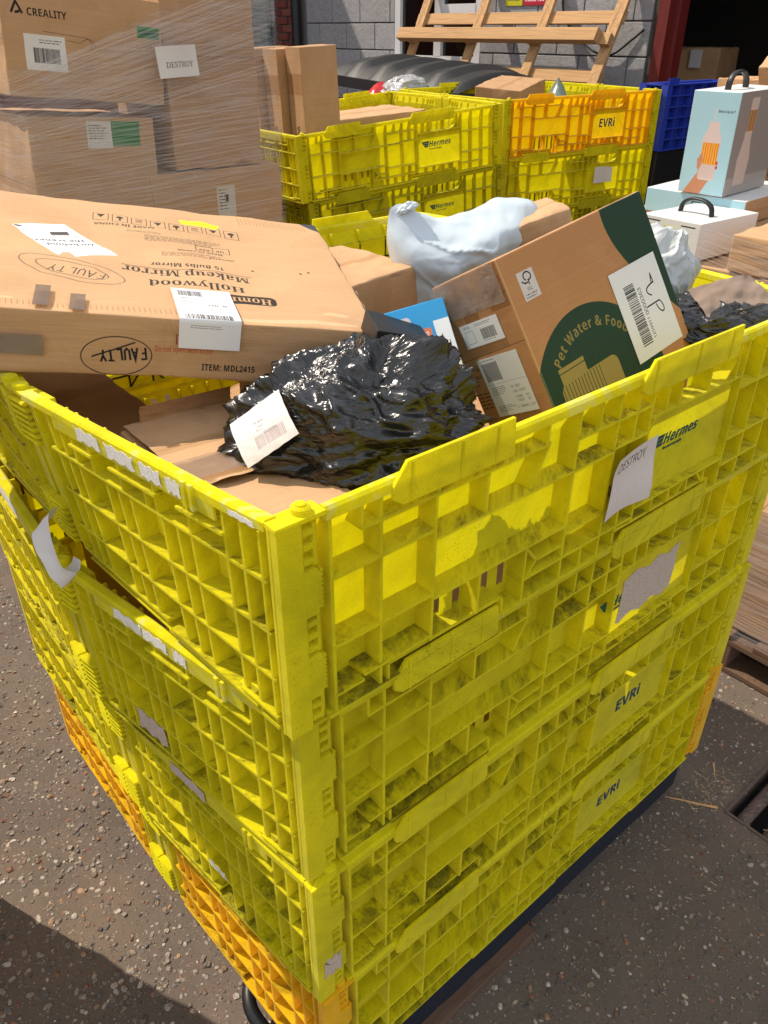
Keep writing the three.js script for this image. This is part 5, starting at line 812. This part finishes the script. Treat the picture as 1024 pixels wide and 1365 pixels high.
{
  const RP = 'cartons on the wrapped pallet at the right', c = card(0);
  pallet('worn wooden pallet at the lower right under film-wrapped cartons', 1.70, 0.34, 0, M.oldWood, 0.148, 1.2, 1.1);
  simple('carton', 'lowest carton on the wrapped pallet at the right', [1.12, 0.42, 1.02], [2.30, 0.36, -0.20], [0, 0, 0], 1, {}, RP);
  simple('carton', 'middle brown carton on the wrapped pallet at the right', [0.95, 0.50, 1.3], [2.66, 0.83, -0.40], [0, 0.0, 0], 0, {}, RP);
  simple('carton', 'brown carton beside the white handled box on the wrapped pallet', [0.42, 0.115, 0.55], [2.40, 1.14, -0.42], [0, 0.05, 0], 2, {}, RP);
  pallet('wooden pallet under the carton that carries the blue retail boxes', 2.35, -0.72, 0, M.oldWood, 0.148, 1.1, 0.9);
  simple('carton', 'tall brown carton that carries the white and blue handled boxes', [0.95, 0.93, 0.62], [2.66, 0.615, -1.08], [0, 0, 0], 2, {}, RP);
  const fr = solo('stretch_film', filmSheet([[2.3, -0.735], [2.2, -0.70], [2.17, -0.5], [2.165, 0.1], [2.2, 0.3]], (t) => 0.62, (t) => 1.20, 15, 60, 30, 0.012), film, 'clear stretch film pulled tight round the upper cartons at the right', 'plastic film');
  strands(fr, [[2.155, 1.10, -0.78], [2.155, 1.20, -0.78]], [[2.14, 0.98, -0.2], [2.14, 1.17, -0.2]], 22, 11, 0.005);
  const fl = solo('stretch_film', filmSheet([[1.9, -0.73], [1.715, -0.715], [1.705, -0.2], [1.71, 0.3], [1.9, 0.33]], (t) => 0.1, (t) => 0.62, 19, 70, 30, 0.012), film, 'clear stretch film wrapped low round the right-hand pallet', 'plastic film');
  strands(fl, [[1.694, 0.15, -0.7], [1.694, 0.6, -0.7]], [[1.69, 0.15, 0.3], [1.69, 0.6, 0.3]], 40, 13, 0.009);
  const lw = solo('paper_label', new THREE.BoxGeometry(0.12, 0.16, 0.002), M.paper, 'white sheet under the film low on the right-hand pallet', 'label'); lw.position.set(1.728, 0.37, -0.02); lw.rotation.y = -Math.PI / 2;
  // white retail box with a black handle
  const wf = canvasTex(512, 256, (x, w, h) => { x.fillStyle = '#d9d9d4'; x.fillRect(0, 0, w, h); x.fillStyle = '#e0dfb4'; x.fillRect(190, 40, 130, 74); smallPrint(x, 205, 56, 100, 3, 9, 5); x.fillStyle = '#2c2c2c'; x.fillRect(60, 24, 110, 9); x.fillRect(350, 30, 120, 9); x.font = 'bold 66px sans-serif'; x.fillText('BEAST', 150, 196, 230); });
  const wm = new THREE.MeshPhysicalMaterial({ color: lin(0.74, 0.74, 0.73), roughness: 0.45 });
  const wb = carton('handled_box', 'white retail box with a black carry handle in front of the blue boxes', [0.34, 0.12, 0.235], [wm, new THREE.MeshPhysicalMaterial({ map: wf, roughness: 0.4 }), wm, wm, wm, wm], { r: 0.003, amp: 0.001, n: 6 }); wb.position.set(2.355, 1.149, -0.905); wb.rotation.y = -0.06;
  const handle = (p, len, hh) => { const t = new THREE.TubeGeometry(new THREE.CatmullRomCurve3([[-len / 2, 0, 0], [-len / 2 + 0.008, hh * 0.62, 0], [-len * 0.22, hh, 0], [len * 0.22, hh, 0], [len / 2 - 0.008, hh * 0.62, 0], [len / 2, 0, 0]].map((q) => new THREE.Vector3(...q))), 30, 0.006, 8); t.scale(1, 1, 2); return part(p, 'handle', t, M.black); };
  const h1 = handle(wb, 0.13, 0.045); h1.position.set(-0.03, 0.06, 0.0); h1.rotation.y = 1.5;
  // flat blue box
  const bl = new THREE.MeshPhysicalMaterial({ color: lin(0.36, 0.60, 0.70), roughness: 0.4 });
  const bf = canvasTex(512, 128, (x, w, h) => { x.fillStyle = '#9fc9d6'; x.fillRect(0, 0, w, h); x.strokeStyle = '#40525a'; x.lineWidth = 6; x.strokeRect(250, 40, 40, 60); x.beginPath(); x.arc(350, 90, 44, 3.1, 6.1); x.stroke(); });
  const bb = carton('flat_box', 'flat pale blue retail box lying under the upright one', [0.42, 0.083, 0.40], [c, new THREE.MeshPhysicalMaterial({ map: bf, roughness: 0.4 }), wm, c, card(1), c], { r: 0.003, amp: 0.001, n: 6 }); bb.position.set(2.725, 1.202, -1.03); bb.rotation.set(0.0, 0.0, 0.03);
  simple('carton', 'shallow carton under the flat pale blue box', [0.6, 0.075, 0.5], [2.82, 1.12, -1.03], [0, 0, 0], 1, {}, RP);
  // upright blue box with a printed bottle
  const uf = canvasTex(512, 948, (x, w, h) => {
    const g = x; g.fillStyle = '#a8cfda'; g.fillRect(0, 0, w, h); const bottle = (cx) => { g.fillStyle = '#d9c6bf'; g.fillRect(cx - 92, 620, 184, 160); g.beginPath(); g.roundRect(cx - 92, 700, 184, 110, 30); g.fill(); g.beginPath(); g.moveTo(cx - 100, 420); g.lineTo(cx - 60, 330); g.lineTo(cx + 60, 330); g.lineTo(cx + 100, 420); g.fill(); g.fillRect(cx - 100, 410, 200, 60); g.fillRect(cx - 58, 270, 116, 70); g.fillRect(cx - 16, 150, 12, 130); g.fillStyle = '#e79a36'; g.fillRect(cx - 92, 460, 184, 200); for (let i = 0; i < 14; i++) { g.fillStyle = ['#f2b23e', '#e07c2a', '#f0c063', '#d96a20'][i % 4]; g.fillRect(cx - 92 + i * 13.2, 460, 6, 200); } g.fillStyle = 'rgba(160,130,120,.5)'; for (let i = 0; i < 14; i++) g.fillRect(cx - 90 + i * 13.2, 662, 4, 130); };
    g.fillStyle = '#c58a6a'; g.beginPath(); g.moveTo(60, h); g.lineTo(190, 740); g.lineTo(160, 620); g.lineTo(205, 580); g.lineTo(240, 760); g.lineTo(330, 800); g.lineTo(250, h); g.fill(); bottle(285); g.fillStyle = '#c58a6a'; g.beginPath(); g.ellipse(196, 640, 26, 74, 0.12, 0, 6.3); g.fill(); g.fillStyle = '#c8453a'; g.beginPath(); g.ellipse(384, 640, 12, 18, 0, 0, 6.3); g.ellipse(386, 680, 12, 18, 0, 0, 6.3); g.fill(); g.fillStyle = '#2a3236'; g.font = 'bold 34px sans-serif'; g.fillText('Blend-Sip-Go\u2122', 300, 185, 180);
  });
  const ur = canvasTex(700, 948, (x, w, h) => { x.fillStyle = '#8f8782'; x.fillRect(0, 0, w, h); x.fillStyle = '#a29a94'; x.fillRect(0, 780, w, 170); x.fillStyle = '#c8b4aa'; x.beginPath(); x.roundRect(180, 60, 120, 110, 16); x.fill(); x.fillRect(170, 360, 110, 70); x.beginPath(); x.moveTo(170, 430); x.lineTo(280, 430); x.lineTo(320, 620); x.lineTo(300, 860); x.lineTo(130, 860); x.lineTo(120, 620); x.fill(); for (let i = 0; i < 10; i++) { x.fillStyle = ['#b5652e', '#c98a3e', '#8a9a44', '#a84a2a'][i % 4]; x.fillRect(182 + i * 11, 170, 9, 190); } });
  const ub = carton('upright_box', 'upright pale blue retail box with a bottle picture and black handle', [0.30, 0.33, 0.178], [wm, new THREE.MeshPhysicalMaterial({ map: uf, roughness: 0.35 }), wm, wm, new THREE.MeshPhysicalMaterial({ map: ur, roughness: 0.35 }), wm], { r: 0.003, amp: 0.0008, n: 6 }); ub.position.set(2.645, 1.412, -1.005); ub.rotation.set(0, 0, 0.03);
  const h2 = handle(ub, 0.12, 0.05); h2.position.set(-0.03, 0.165, 0.0);
  simple('carton', 'brown carton with raised flap behind the upright blue box', [0.3, 0.36, 0.26], [3.37, 1.40, -1.30], [0, 0.1, 0.0], 2, {});
  simple('carton', 'carton supporting the one with the raised flap', [0.34, 1.21, 0.36], [3.44, 0.61, -1.22], [0, 0.05, 0], 1, {});
  simple('carton', 'orange-brown carton tilted at the far right behind the handle', [0.3, 0.5, 0.3], [3.35, 1.48, -1.06], [0.0, 0.1, 0.5], 2, {});
}
// black strap loop under the near corner of the pallet
{
  const t = new THREE.TubeGeometry(new THREE.CatmullRomCurve3([[0.08, 0.07, -0.25], [0.02, 0.085, -0.27], [-0.008, 0.08, -0.235], [-0.004, 0.055, -0.18], [0.02, 0.03, -0.13], [0.08, 0.02, -0.09]].map((p) => new THREE.Vector3(...p))), 40, 0.014, 8);
  solo('strap_loop', t, M.black, 'black webbing loop sticking out under the near corner of the stack', 'strap');
}
// unseen cartons added out of frame to shade the ground at the lower left
for (const [y, l] of [[0.3, 'lower of two unseen cartons added left of the near stack to cast shade'], [0.895, 'upper of two unseen cartons added left of the near stack to cast shade']]) {
  const o = simple('carton', l, [0.62, 0.58, 0.98], [-0.865, y, -1.145], [0, 0, 0], y > 0.5 ? 1 : 2, {}); o.rotation.y = 0.592;
}
scene.traverse((m) => { if (m.isMesh) { m.castShadow = true; m.receiveShadow = true; } });
renderer.render(scene, camera);
